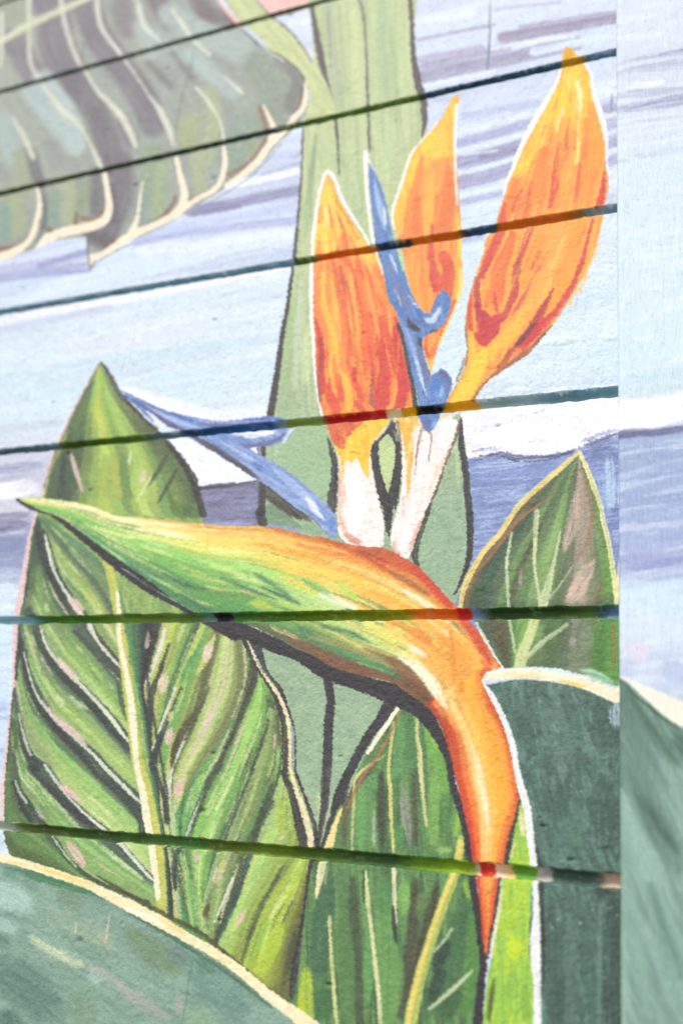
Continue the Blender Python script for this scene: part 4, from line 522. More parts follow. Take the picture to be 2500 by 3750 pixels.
    many([('i: 790,250,16 820,400,50 850,560,50 890,700,50 910,800,30', '#a9c3e6'), ('i: 880,520,26 900,640,30 910,720,24', '#d6e3f2'), ('i: 770,160,30 775,400,24 800,600,40', '#5b7cc6'), ('i: 810,650,40 830,800,50 850,880,50', '#6f86b8'), ('i: 940,780,30 960,860,30', '#5fa0bc'), ('i: 880,960,40 920,1060,50 940,1179,50', '#5f88c0'), ('i: 930,960,26 980,1060,20 1020,1179,14', '#d3dff0'), ('i: 1000,960,30 1040,1100,40', '#4f8fbe'), ('i: 940,1060,30 960,1179,40', '#7d80ab'),
          ('j: 920,20,30 940,180,40 1000,320,44', '#4e86b4'), ('j: 970,30,60 1030,160,60 1090,280,60 1150,380,50', '#7a7ca6'), ('j: 980,130,14 1030,240,14 1060,320,10', '#b9d0dc'), ('j: 1060,30,30 1110,160,26 1170,260,20', '#4f86b4'), ('j: 1100,180,10 1150,250,14 1230,340,14', '#c6d6ea'), ('j: 1100,380,40 1140,480,60 1240,540,60', '#4f4d5c'), ('j: 1150,400,40 1240,470,50 1330,490,40', '#5a6fa6'), ('j: 1230,400,30 1290,430,50 1340,430,50 1380,360,50 1420,290,44', '#cfe0f2'), ('j: 1270,430,40 1330,440,40', '#bcd4ee'),
          ('j: 1430,180,60 1470,280,50 1440,400,50', '#4f80be'), ('j: 1360,230,30 1330,320,26', '#4a79c0'), ('j: 1170,300,30 1230,400,30 1290,490,26', '#4d6db4'), ('j: 1300,540,24 1380,510,20', '#44404a'), ('j: 1210,570,50 1220,640,44 1240,690,30', '#54555f'), ('j: 1080,480,40 1120,580,50 1160,700,50 1200,860,44', '#93a9d8'), ('j: 1150,720,20 1200,860,40 1240,1000,30 1280,1120,20 k: 1285,50,16', '#d0dff2'), ('j: 1130,800,30 1180,960,40 1210,1100,50', '#6b8bc8'), ('j: 1180,600,40 1230,780,50 1280,920,60 1310,1040,60', '#74789f'),
          ('j: 1350,960,40 1420,910,50 1480,980,40 1480,1090,40', '#6c6c98'), ('j: 1340,1080,90 1380,1000,80 1430,980,40', '#4f7ec4'), ('j: 1440,1010,20 1420,1080,40 1400,1160,30', '#7fc0e0'), ('j: 1370,900,30 1420,878,24', '#4a98a8'), ('k: 1300,40,60 1310,90,60', '#5f7ebc'), ('k: 1240,190,50 1290,240,70 1300,300,40', '#5c76b4'), ('k: 1380,190,30 1350,260,40 1330,310,20', '#7fb4e0'), ('k: 1290,220,40 1300,280,40', '#6f70a0')], **P)
    stroke('i: 715,30,14 718,110,34 725,250,30 735,420,30 755,600,28 775,760,30 795,880,30', '#f6f4f4', soft=3, id='stamen_1'); stroke('i: 722,30,20 755,130,14 800,200,8', '#eef0f2', soft=4, id='stamen_1'); stroke('i: 820,960,20 850,1060,30 880,1160,16', '#f3e0c0', soft=5, br=.3)
    stroke('k: 1245,270,26 1215,380,22 1190,520,16 1180,640,10 1160,790,5', '#9c7a6a', soft=4, br=.3, id='base_2'); stroke('k: 1245,318,16 1285,312,14 1325,355,18 1322,430,12 1310,520,10 1300,605,5', '#94766c', soft=3, br=.25, id='base_2')
    stroke('k: 1590,230,30 1530,420,26 1470,560,26 1430,680,20 1380,830,26 1320,970,24 1270,1090,20 1240,1179,16', '#6e5448', soft=4, br=.35, rough=5, brw=3, id='base_2')
    stroke('K: 1222,0,14 1190,90,18 1160,180,26 1150,240,30 1165,280,10', '#4a4a44', soft=4, br=.35, rough=5, id='stalk')
    stroke('k: 1560,430 1500,540', '#c9d2c0', w=30, soft=8, br=.7)
    stroke('k: 375,385,14 400,480,40 430,600,60 435,760,66 420,900,90 415,1000,90 400,1100,60', '#464248', soft=4, br=.35, rough=6, brw=4, id='stalk')
    # second stamen, reaching left
    many([('c: 1170,1040,90 1290,1110,90 1380,1179,70 K: 640,40,60 700,100,40', '#56514e')], soft=8, br=.35, rough=6, id='stamen_2')
    s2 = fill('c: 548,602! 620,640 760,700 900,735 1000,752 1120,745 1230,732 1320,748 1345,790! 1320,835 1250,865 1150,880 1220,925 1330,990 1430,1075 1510,1150 K: 790,60 792,140! 770,148 720,105 650,40 c: 1350,1150 1240,1060 1140,1000 1050,940 900,850 800,800 700,725 600,655', '#7f9ad0', tex=[(35, 90, 10, '#6480c0', .6), (32, 80, 8, '#a8bce2', .6)], id='stamen_2', rough=4)
    P = dict(clip=s2, soft=7, br=.35, rough=4, brw=4)
    many([('c: 590,640,14 660,690,24 760,760,30 860,800,30', '#5a5f8c'), ('c: 600,630,10 700,680,18 820,730,20 900,760,20', '#4a68b4'), ('c: 660,680,10 800,750,18 950,800,14', '#aabfe6'), ('c: 840,800,30 960,870,34 1080,950,40 1200,1030,40', '#5e5a66'), ('c: 960,820,20 1100,900,40 1240,980,50 1400,1100,60', '#7b98d4'), ('c: 1000,840,10 1120,910,16 1200,960,12', '#b6c8ea'), ('c: 900,760,20 1000,775,26 1120,775,24 1250,755,24', '#6b6f9c'), ('c: 1060,750,14 1180,742,16 1300,745,20', '#4a6cb8'), ('c: 1060,860,14 1160,868,24 1250,850,26 1320,800,20', '#686c98'),
          ('c: 1040,810,16 1150,815,30 1270,800,34', '#eef0f6'), ('c: 1240,960,30 1360,1060,40 1450,1140,40', '#a6bce6'), ('c: 1390,1090,14 1440,1150,34 K: 700,30,24 745,80,16', '#f0f3fa'), ('K: 760,60,30 775,120,34', '#5f8ad0'), ('K: 640,10,14 690,70,16 730,110,10', '#7d8294'), ('c: 1150,940,30 1210,980,30', '#5f7cc0')], **P)
    stroke('c: 550,600,8 640,635,24 760,690,28 880,722,20 980,742,10', '#f7f7fb', soft=5, id='stamen_2', br=.15); stroke('c: 600,660,8 680,740,16 760,790,20 820,800,16', '#d6e2f2', soft=5, br=.2, id='stamen_2'); stroke('c: 1300,850 1330,800 1350,780', '#eef2f4', w=14, soft=5, br=.4)
    stroke('c: 575,635,8 640,690,12 700,750,10', '#3f6cb8', soft=4, br=.3)
    flecks('i: 300,430 240,900 j: 260,500 280,1100', 'i: 430,430 740,900 j: 980,500 1120,1100', ['#d64a3c', '#e2603c', '#c8423e', '#f4b044', '#f7c860', '#b84a44'], 40, p1, 70, wd=(7, 18), ln=(4, 9), a=.65)
    flecks('b: 1000,350 820,720 720,1010 m: 150,330', 'b: 1140,360 1205,640 l: 1400,600 m: 1000,360', ['#e87840', '#f6c050', '#ef9040', '#d65446', '#f8cc68'], 46, p3, 71, wd=(6, 16), ln=(3, 8), a=.55)
    # the bract: beak-shaped sheath and its bending neck
    stroke('c: 80,1115,14 140,1150,24 e: 240,-5,34 330,60,44 430,140,50 520,215,56 620,290,60 720,350,64 820,410,50 900,460,44 980,500,60 1080,540,90', '#403d43', soft=3, br=0, rough=4, brw=3, id='sheath')
    stroke('K: 200,520,50 300,543,60 400,594,66 500,640,70 620,684,66 740,758,78 860,802,76 960,838,80 1060,872,96 1160,925,84 1230,1010,60 1280,1100,44 1310,1179,36 h: 505,60,34 540,170,38 575,300,40 592,430,36 600,520,34 628,680,38 645,820,40 652,900,34 640,1000,38 625,1179,44 615,1400,44', '#403d43', soft=3, br=0, rough=5, brw=3, id='sheath')
    bt = fill('c: 85,1108! 200,1108 330,1125 430,1148 e: 530,8 700,22 900,45 1050,55 1220,60 1330,80 1440,108 K: 700,140 790,165 880,186 1000,193 1040,205 1100,242 1160,275 1230,345 1300,425 1365,490 1440,580 1510,690 1548,745! 1480,765! f: 640,770! 680,850 725,940 762,1040 790,1179 h: 800,70 812,150! 795,230 765,330 745,440 722,510 708,620 688,740 665,870! 650,810 640,700 628,580 618,500 602,430 590,330 572,240 545,130 520,40 f: 510,1150 490,1080 460,990 420,920 370,870 300,825 K: 1050,815 950,790 850,768 760,735 680,690 600,655 520,610 440,570 380,545 310,520 240,512! e: 900,455 800,395 700,320 600,250 500,180 420,120 340,60 270,15 c: 160,1150', '#86bf5e', tex=[(22, 140, 14, '#6fae5c', .5), (25, 120, 12, '#a3cf68', .5)], id='sheath', rough=3)
    P = dict(clip=bt, soft=16, br=.32, rough=5, brw=4)
    def bs(lst, **kw): many(lst, **dict(P, **kw))
    bs([('K: 1300,640 1390,900 f: 590,1000 650,1179 h: 650,150 690,330 700,480 665,800', '#ef9a3c', 250)], soft=60, br=0)
    BT = 'c: 88,1110 330,1130 e: 530,14 900,52 1220,66 1440,115 K: 880,192 1060,250 1240,360 1370,500 1450,600 1540,745'
    BB = 'c: 150,1160 e: 340,70 540,220 700,330 900,462 K: 310,520 500,608 680,688 850,766 1050,815 1180,880 1290,1010'
    ribbon(BT, BB, [['#f3e590', '#d9df84', '#a3cf74', '#86c26c', '#6fb268', '#5fa060', '#558f5c', '#4f8a5c'], ['#f4e68c', '#d3e078', '#98d070', '#74be66', '#66b462', '#5aa860', '#4f9a5e', '#4c8f5c'], ['#f7eeb8', '#f3e690', '#c6de74', '#92cf68', '#79bd60', '#64a85e', '#569462', '#4b8a5e'], ['#f6ea98', '#f0e486', '#cbe078', '#98d06c', '#7ec062', '#68a85e', '#609a5e', '#4c905c'],
        ['#f3cf62', '#f3dc78', '#dfe47a', '#a3d468', '#84be60', '#6aa060', '#86b45a', '#4f9a5c'], ['#ec9a4a', '#f3c45a', '#ecdc6c', '#a3d068', '#80bc62', '#7cb45e', '#5f9e5a', '#5a8a56'], ['#d66a3c', '#f2b44e', '#f0d062', '#a8cf62', '#a8d07c', '#78b45c', '#52905e', '#7f6048'],
        ['#c4523a', '#f2ac4a', '#f4c256', '#e4cc58', '#c8dc8c', '#a8c45c', '#588e5e', '#86604a'], ['#c24e36', '#efb050', '#f3ae4a', '#efac48', '#f3c858', '#ecdc80', '#8c8254', '#845a44'], ['#cb4a30', '#f0a848', '#ef9c40', '#f2a244', '#f5d184', '#f3ecc0', '#a07850', '#805640'], ['#cb4232', '#f2ac44', '#ee9a3c', '#f0a142', '#f2b452', '#f4cc70', '#c88a50', '#9c5a3c']],
        n=16, clip=bt, rs=31, soft=12, over=2.6, br=.25, jit=.02, runs=4)
    flecks(BT, BB, ['#e3f0b4', '#c6e488', '#f6e69a', '#5f9c5c', '#4f8a66', '#f8d27c'], 60, bt, 60, wd=(6, 16), ln=(3, 7), a=.6)
    P['a'] = .75
    bs([('c: 100,1116,10 260,1134,20 430,1156,24 e: 560,26,26 760,48,24 900,66,16', '#fbf3c4'), ('e: 420,60 560,100 700,120', '#f3efa0', 20)], soft=9)
    bs([('e: 560,200 640,260 760,300', '#4a7c66', 22), ('e: 740,270 860,330 960,350', '#4c7860', 22), ('e: 1000,290 1150,350 1280,400', '#4f7f62', 26), ('e: 1180,330 1300,380 1400,430', '#4c7860', 26), ('e: 1150,390 1260,440', '#b8cc50', 34), ('e: 820,360 900,420 980,450', '#3f7a60', 24), ('e: 900,210 1100,280 1300,340', '#cfe58e', 24), ('e: 600,70 760,90 900,110', '#f8f0c4', 30), ('e: 640,120 780,160', '#b8e48c', 24), ('e: 640,290 760,340 860,390', '#3f8460', 14)])
    bs([('K: 480,104 640,128 760,165', '#e58a48', 22), ('K: 200,230 330,260 470,320 600,370', '#b4dc84', 26), ('K: 620,330 740,400 800,450', '#6ea86a', 34), ('K: 690,400 800,440 900,480', '#e3f0d8', 40), ('K: 780,340 860,410 900,450', '#b8d860', 40), ('K: 380,440 480,480', '#bccb4c', 26), ('K: 400,300 520,380 600,430', '#5c9064', 30),
        ('K: 700,150 830,190 960,260 1080,330', '#c85434', 30), ('K: 860,200 960,230 1050,270', '#ad5238', 40), ('K: 960,230 1060,270 1150,300 1240,370 1320,460', '#cb4a30', 44), ('K: 1040,260 1130,290', '#d8603a', 50), ('K: 1020,300 1120,350 1230,420', '#9c6544', 34), ('K: 1150,300 1230,370 1310,460 1350,510', '#d24430', 50), ('K: 780,160 820,180', '#d24a34', 26),
        ('K: 1070,370,20 1130,410,30 1200,450,34 1260,475,20', '#fbf3dc'), ('K: 600,560 700,600', '#4d7c64', 30), ('K: 700,550 840,580 960,640', '#4f8460', 30), ('K: 900,550 1020,600 1080,660', '#e3de68', 50), ('K: 1000,550 1100,590', '#f3cd5c', 40), ('K: 700,640 860,690 980,740 1060,780', '#4f9c62', 36), ('K: 900,650 1020,700 1080,750', '#96744c', 26),
        ('K: 560,612 680,668 800,726 900,764 1020,802', '#8a5c48', 40), ('K: 1000,690 1100,750 1180,830 1240,920 1280,980', '#8a6044', 64), ('K: 1080,800 1180,870 1240,960', '#7c5440', 50), ('K: 960,710 1040,770 1090,800', '#4c9468', 24)])
    bs([('K: 1080,560 1180,640 1270,760 1330,880 1370,1000', '#f0a142', 110), ('K: 1240,560 1320,660 1390,780 1440,900 1480,1040', '#ee9a3c', 110), ('K: 1360,620 1430,740 1480,860', '#f2ae44', 60), ('K: 1310,560 1330,700 1330,840', '#e0862f', 20), ('K: 1120,560 1240,640', '#ef9040', 60), ('K: 1350,560 1400,640 1450,740', '#f3b24c', 30), ('K: 1350,520 1420,590 1480,690 1510,750', '#cb4232', 44), ('K: 1370,500 1450,620', '#d8503a', 20), ('K: 1450,700 1500,770', '#e8703c', 26),
        ('K: 1080,690,20 1140,730,50 1200,780,60 1250,850,60 1290,920,50 1310,960,26', '#f5f2cf'), ('K: 1100,620,16 1160,670,34 1220,700,30', '#fbf4e0'), ('K: 1270,560,14 1310,600,26', '#fbefd2'), ('K: 1310,820,40 1350,900,50 1370,960,40', '#f4d276'), ('K: 1060,680,12 1130,740,24', '#fbfbee'), ('K: 1010,540 1100,545', '#f6a850', 20), ('K: 1270,535 1330,535', '#f8dcb0', 12)])
    NL = 'K: 1215,940 1275,1020 1310,1100 h: 520,60 550,170 575,280 595,400 602,450 620,600 640,740 660,860'; NR = 'K: 1490,770 f: 685,850 728,940 765,1040 790,1179 h: 802,70 810,150 790,240 765,330 742,440 715,560 690,730 665,870'
    ribbon(NL, NR, [['#80583e', '#b57850', '#f4eec0', '#f4cc70', '#f2ac48', '#ef9a3c', '#f0a040', '#ec863a', '#cc4230'], ['#86483a', '#d0502f', '#f0a34a', '#f7d48c', '#f4b450', '#f0a038', '#f4ac36', '#ee8a38', '#cc4230'], ['#c23c2a', '#da5230', '#f09640', '#f7d8a0', '#f5bc5c', '#f2a434', '#f6b034', '#f0963a', '#cc4632'],
        ['#c23c2a', '#dc5a30', '#f09c3c', '#f7d692', '#f5b850', '#f4aa34', '#f6b238', '#f09a38', '#d65c34'], ['#c03a2a', '#d4482c', '#ec8236', '#f6c474', '#f6c068', '#f4ac3c', '#f3a63a', '#e88838', '#c85030'], ['#b63628', '#d2402a', '#da4e2c', '#e2662e', '#e8802f', '#e87a30', '#dc5a2e', '#cc4a2e', '#a84030'], ['#a63428', '#cc3e2a', '#d0422a', '#d4482c', '#d0442c', '#cc402a', '#c03a2a', '#b03628', '#a03428']],
        n=12, clip=bt, rs=41, soft=10, over=2.4, br=.22, jit=.02, runs=3)
    bs([('K: 1080,690,20 1140,735,40 1200,785,44 1250,855,44 1290,925,36 1312,970,14', '#f7f4d6'), ('f: 590,1040,20 620,1120,30 h: 640,60,34 665,200,34 680,330,20', '#f9e4bc'), ('h: 805,110 812,150', '#c63a2a', 22), ('f: 600,820 640,960', '#f3b04a', 30)], soft=10)
    stroke('h: 812,160,8 800,230,16 775,330,22 755,440,22', '#3c3838', soft=3, br=.2, rough=4, id='sheath'); stroke('h: 725,510,10 712,620,14 695,720,12 680,800,10 672,880,8', '#3c3838', soft=3, br=.2, rough=4, id='sheath')
    stroke('e: 560,250 700,345 820,410 890,455', '#b9c9c0', w=4, soft=3, br=.5)
    # ---- pilaster face (right of the corner)
    px = 2262
    keep = C[:, :int((px-CX0)*CS)].copy(); keepid = ID[:, :int((px-CX0)*CS)].copy()
    x0 = int((px-CX0)*CS)
    X2 = X[:, x0:]; sl = Y+0.13*(X2-2262)
    st2 = [(-500, '#d5deec'), (150, '#cfdcec'), (250, '#cbd6e8'), (500, '#cfdded'), (700, '#cfe2f0'), (1380, '#cde4f1'), (1450, '#c4dcea'), (1475, '#eef1f8'), (1560, '#eef1f8'), (1600, '#9aaed2'), (1900, '#9db0d8'), (2090, '#a9b6da'), (2170, '#c9dff0'), (2350, '#cfe0f0'), (2450, '#bccce6'), (4300, '#bccce6')]
    vs = np.array([q[0] for q in st2]); cs = np.stack([hexc(q[1]) for q in st2])
    yy = sl+22*(fbm(X2/90, Y/25, 31)-.5)
    for c in range(3): C[:, x0:, c] = np.interp(yy, vs, cs[:, c])
    ID[:, x0:] = 0
    n = fbm(X2/160, (Y+.17*X2)/14, 88, 3); C[:, x0:] += (hexc('#e3edf6')-C[:, x0:])*(.45*sstep(.5, .75, n))[..., None]
    n = fbm(X2/220, (Y+.12*X2)/20, 93, 3); C[:, x0:] += (hexc('#8797c4')-C[:, x0:])*(.4*sstep(.5, .75, n)*sstep(1600, 1660, Y)*(1-sstep(2100, 2200, Y)))[..., None]
    w = dict(soft=10, br=.6, brw=5, rough=4)
    many([('b: 1240,300 1400,262 1600,230 1900,190', '#b0b7d2', 26), ('b: 1240,345 1330,320 1600,285 1900,250', '#b3bad4', 44), ('b: 1450,250 1600,218 1900,180', '#8f95b4', 8), ('b: 1240,440 1400,425 1600,400', '#b5bcd6', 40), ('b: 1240,500 1350,490 1600,450 1900,410', '#a9b0ce', 60), ('b: 1300,505 1420,475 1600,450', '#8f96b6', 10), ('b: 1330,560 1600,530', '#c0cbe0', 14), ('b: 1330,720 1450,700 1600,670', '#b9c7de', 24), ('b: 1290,400 1500,370', '#e6edf5', 30), ('b: 1240,740 1330,735', '#c3cadb', 20),
          ('d: 1280,560 1600,520', '#c0dcea', 60), ('d: 1300,640 1600,590', '#c6dbe6', 50), ('f: 1300,190 1600,230', '#a3a9d4', 60), ('f: 1300,250 1450,230 1600,200', '#8f9ccc', 40), ('f: 1300,620 1420,650', '#e0d6e8', 90), ('f: 1290,420 1600,400', '#c9e2f2', 80), ('f: 1450,700 1600,760', '#b3c3e2', 100)], **w)
    stroke('d: 1240,818,26 1310,812,44 1375,800,44 1420,808,34 1568,790,32 1700,780,30 1900,770,30', '#6e7199', soft=9, br=.2, id=None); stroke('d: 1240,770 1400,740 1600,715', '#f7f8fc', w=90, soft=20, br=.3)
    pl = fill('f: 1200,690! 1285,752 1350,790 1450,840 1568,900 1800,1020 2300,1200! 2300,2500! h: 1200,1600!', '#65877a', grad=('f: 1290,800 h: 1290,400', '#84a89c'), tex=[(62, 260, 26, '#93b5ab', .5), (66, 300, 22, '#64857a', .4)], id='pil_leaf', soft=5)
    many([('f: 1290,800 1400,960 1568,1179', '#577b69', 60), ('h: 1290,-60 1400,200 1568,520', '#6a897e', 90), ('h: 1285,100 1340,300 1450,600 1568,900', '#8fb4a6', 90), ('h: 1285,400 1330,700 1420,1179', '#86ac9c', 70), ('h: 1350,100 1480,300 1568,420', '#54746a', 60), ('h: 1290,600 1290,1300', '#8db3a4', 40), ('h: 1400,500 1568,1000', '#6c9284', 60), ('f: 1500,1000 1700,1179', '#5a7a6c', 90), ('h: 1460,900 1568,1179', '#82a898', 60)], clip=pl, soft=50, br=.4, brw=12)
    fill('f: 1180,690! 1285,748 1350,775 1450,815 1568,868 1800,990 2300,1180! 2300,1300! 1800,1110 1568,985 1480,930 1390,850 1300,768', '#f0eadb', soft=7, id='pil_edge', rough=3); stroke('f: 1285,770 1340,830 1400,880 1480,945 1568,1000', '#2f6a48', w=9, soft=7, br=.3)
    C[:, :x0] = keep; ID[:, :x0] = keepid
    # ---- general handling: fine brush grain, slight mottling
    g = (fbm(U*90, V*16, 201, 2)-.5)*.030+(fbm(U*14, V*14, 207, 3)-.5)*.035+(noise(X/4.5, Y/4., 211)-.5)*.035
    C *= (1+g)[..., None]
    lum = C@np.array([.3, .55, .15], np.float32); C += (lum[..., None]-C)*.07; C *= (1-.12*(1-sstep(.36, .72, C.max(-1))))[..., None]
    # dry brush: the last coat sits on the high grains only
    sp = noise(X/5.2, Y/4.4, 221)*noise(X/13, Y/11, 223); C += (sstep(.42, .62, sp)*.04-.006)[..., None]
    sp = noise(X/6., Y/4.6, 225)*noise(X/15, Y/9, 227); C *= (1-sstep(.45, .65, sp)*.07)[..., None]
    np.clip(C, 0.02, 1, out=C)

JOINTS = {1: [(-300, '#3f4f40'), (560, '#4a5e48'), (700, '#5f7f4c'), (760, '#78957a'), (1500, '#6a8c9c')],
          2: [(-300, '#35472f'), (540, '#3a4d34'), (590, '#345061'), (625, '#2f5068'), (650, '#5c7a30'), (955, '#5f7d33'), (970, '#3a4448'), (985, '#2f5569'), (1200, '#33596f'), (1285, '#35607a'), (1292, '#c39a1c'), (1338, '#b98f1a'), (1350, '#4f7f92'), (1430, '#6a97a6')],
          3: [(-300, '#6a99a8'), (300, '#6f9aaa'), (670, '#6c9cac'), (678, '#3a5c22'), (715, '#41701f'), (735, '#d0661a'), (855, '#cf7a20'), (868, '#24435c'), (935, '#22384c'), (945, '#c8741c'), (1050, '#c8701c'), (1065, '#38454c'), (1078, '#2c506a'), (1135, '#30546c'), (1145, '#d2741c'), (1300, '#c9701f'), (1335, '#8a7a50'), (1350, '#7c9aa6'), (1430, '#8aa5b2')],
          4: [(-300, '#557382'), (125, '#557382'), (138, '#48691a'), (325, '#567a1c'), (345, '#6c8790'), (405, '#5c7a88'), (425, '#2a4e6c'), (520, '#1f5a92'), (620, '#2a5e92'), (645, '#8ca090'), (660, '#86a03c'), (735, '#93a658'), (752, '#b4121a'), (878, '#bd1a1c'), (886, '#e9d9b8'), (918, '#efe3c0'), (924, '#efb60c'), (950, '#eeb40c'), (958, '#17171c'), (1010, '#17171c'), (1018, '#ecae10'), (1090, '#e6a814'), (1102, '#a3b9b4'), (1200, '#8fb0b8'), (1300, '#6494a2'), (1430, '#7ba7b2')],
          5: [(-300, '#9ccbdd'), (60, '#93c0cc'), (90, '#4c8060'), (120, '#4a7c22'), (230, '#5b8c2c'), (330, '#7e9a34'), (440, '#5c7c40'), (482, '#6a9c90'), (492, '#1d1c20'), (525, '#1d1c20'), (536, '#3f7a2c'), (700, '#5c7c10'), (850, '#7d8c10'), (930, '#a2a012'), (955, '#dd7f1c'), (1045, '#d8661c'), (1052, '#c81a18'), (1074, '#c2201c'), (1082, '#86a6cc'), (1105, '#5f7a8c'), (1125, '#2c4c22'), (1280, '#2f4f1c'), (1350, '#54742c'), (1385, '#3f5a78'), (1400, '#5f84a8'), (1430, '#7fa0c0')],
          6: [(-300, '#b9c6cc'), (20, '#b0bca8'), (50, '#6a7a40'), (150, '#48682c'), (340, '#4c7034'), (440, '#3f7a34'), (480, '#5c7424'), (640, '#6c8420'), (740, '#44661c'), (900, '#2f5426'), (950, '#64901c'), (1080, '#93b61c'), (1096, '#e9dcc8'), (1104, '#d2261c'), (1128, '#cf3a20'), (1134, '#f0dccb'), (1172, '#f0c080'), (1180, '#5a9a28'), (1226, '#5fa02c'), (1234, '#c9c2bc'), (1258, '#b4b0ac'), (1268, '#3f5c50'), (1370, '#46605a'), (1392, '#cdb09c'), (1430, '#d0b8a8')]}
# ---------------------------------------------------------------- materials
def masonry(name, bump=1.0, grain='stucco', rough=.62):
    m = bpy.data.materials.new(name); m.use_nodes = True; n = m.node_tree.nodes; l = m.node_tree.links; b = n['Principled BSDF']
    ca = n.new('ShaderNodeAttribute'); ca.attribute_name = 'pigment'
    tc = n.new('ShaderNodeTexCoord')
    l.new(ca.outputs['Color'], b.inputs['Base Color'])
    b.inputs['Specular IOR Level'].default_value = .3
    mp = n.new('ShaderNodeMapping'); l.new(tc.outputs['Object'], mp.inputs['Vector'])
    mp.inputs['Scale'].default_value = (1, 1, 1) if grain == 'stucco' else (3.2, 1, .5)
    def ns(sc, det, ro=.55):
        t = n.new('ShaderNodeTexNoise'); t.inputs['Scale'].default_value = sc; t.inputs['Detail'].default_value = det; t.inputs['Roughness'].default_value = ro; l.new(mp.outputs[0], t.inputs['Vector']); return t.outputs['Fac']
    n1, n2, n3 = ns(110, 2), ns(260, 2), ns(700, 2)
    def ma(op, a, c):
        t = n.new('ShaderNodeMath'); t.operation = op
        for k, v in ((0, a), (1, c)):
            if isinstance(v, (int, float)): t.inputs[k].default_value = v
            else: l.new(v, t.inputs[k])
        return t.outputs[0]
    h = ma('ADD', ma('ADD', ma('MULTIPLY', n1, .9), ma('MULTIPLY', n2, .7)), ma('MULTIPLY', n3, .2))
    bp = n.new('ShaderNodeBump'); bp.inputs['Strength'].default_value = .9*bump; bp.inputs['Distance'].default_value = .0016; l.new(h, bp.inputs['Height']); l.new(bp.outputs[0], b.inputs['Normal'])
    rr = n.new('ShaderNodeMapRange'); l.new(n1, rr.inputs['Value']); rr.inputs['To Min'].default_value = rough-.1; rr.inputs['To Max'].default_value = rough+.12; l.new(rr.outputs[0], b.inputs['Roughness'])
    return m
MW = masonry('painted_block_face'); MP = masonry('painted_smooth_render', .55, 'combed')
def plain(name, c1, c2, sc=30):
    m = bpy.data.materials.new(name); m.use_nodes = True; n = m.node_tree.nodes; l = m.node_tree.links; b = n['Principled BSDF']
    t = n.new('ShaderNodeTexNoise'); t.inputs['Scale'].default_value = sc; t.inputs['Detail'].default_value = 6; r = n.new('ShaderNodeValToRGB'); r.color_ramp.elements[0].color = (*c1, 1); r.color_ramp.elements[1].color = (*c2, 1)
    tc = n.new('ShaderNodeTexCoord'); l.new(tc.outputs['Object'], t.inputs['Vector']); l.new(t.outputs['Fac'], r.inputs[0]); l.new(r.outputs[0], b.inputs['Base Color']); b.inputs['Roughness'].default_value = .85
    bp = n.new('ShaderNodeBump'); bp.inputs['Strength'].default_value = .4; bp.inputs['Distance'].default_value = .003; l.new(t.outputs['Fac'], bp.inputs['Height']); l.new(bp.outputs[0], b.inputs['Normal']); return m
MB = plain('pale_blue_masonry_paint', (.52, .60, .68), (.60, .67, .74), 40); MC = plain('bare_concrete', (.26, .25, .24), (.36, .35, .33)); MG = plain('pavement_concrete', (.30, .29, .28), (.42, .41, .39), 14)
def s2l(c): return np.where(c <= .04045, c/12.92, ((c+.055)/1.055)**2.4)
PIG = .80                                  # white paint reflects four fifths

paint_mural()

# ---------------------------------------------------------------- meshes from numpy
def link(name, me, parent=None, mat=None):
    o = bpy.data.objects.new(name, me); scene.collection.objects.link(o)
    if parent is not None: o.parent = parent
    if mat is not None: me.materials.append(mat)
    return o
def np_mesh(name, P, F, col=None, smooth=True):
    me = bpy.data.meshes.new(name); me.vertices.add(len(P)); me.vertices.foreach_set('co', np.ascontiguousarray(P, np.float32).ravel())
    nf = len(F); me.loops.add(nf*4); me.loops.foreach_set('vertex_index', np.ascontiguousarray(F, np.int32).ravel())
    me.polygons.add(nf); me.polygons.foreach_set('loop_start', np.arange(0, nf*4, 4, dtype=np.int32)); me.polygons.foreach_set('loop_total', np.full(nf, 4, np.int32))
    me.polygons.foreach_set('use_smooth', np.full(nf, smooth)); me.update(calc_edges=True)
    if col is not None:
        a = me.color_attributes.new('pigment', 'FLOAT_COLOR', 'POINT'); a.data.foreach_set('color', np.concatenate([col, np.ones((len(col), 1), np.float32)], 1).astype(np.float32).ravel())
    return me
def sample(arr, x, y, nearest=False, xlo=-45.):
    fx = (x-CX0)*CS-.5; fy = (y-CY0)*CS-.5
    # the mural goes on past the canvas: mirrored
    def mir(t, lo, hi): lo, hi = int(lo), int(hi); t = np.mod(t-lo, 2*(hi-lo)); return lo+np.where(t > hi-lo, 2*(hi-lo)-t, t)
    fx = mir(fx, (xlo-CX0)*CS, min((2880-CX0)*CS, arr.shape[1]-1)); fy = mir(fy, (-45-CY0)*CS, (3800-CY0)*CS)
    if nearest: return arr[np.rint(fy).astype(int), np.rint(fx).astype(int)]
    x0 = np.minimum(fx.astype(int), arr.shape[1]-2); y0 = np.minimum(fy.astype(int), arr.shape[0]-2); tx = (fx-x0)[..., None].astype(np.float32); ty = (fy-y0)[..., None].astype(np.float32)
    return (arr[y0, x0]*(1-tx)+arr[y0, x0+1]*tx)*(1-ty)+(arr[y0+1, x0]*(1-tx)+arr[y0+1, x0+1]*tx)*ty
CORNER = 2262.
NW = int((CORNER-3-CX0)*CS)
CWALL, IDW = C[:, :NW], ID[:, :NW]
def ragged(x, y):                          # stucco grain breaks up every painted edge
    return x+4.*(noise(x/9, y/5.5, 301)-.5)+2.2*(noise(x/4, y/3, 303)-.5), y+3.*(noise(x/9, y/7, 305)-.5)
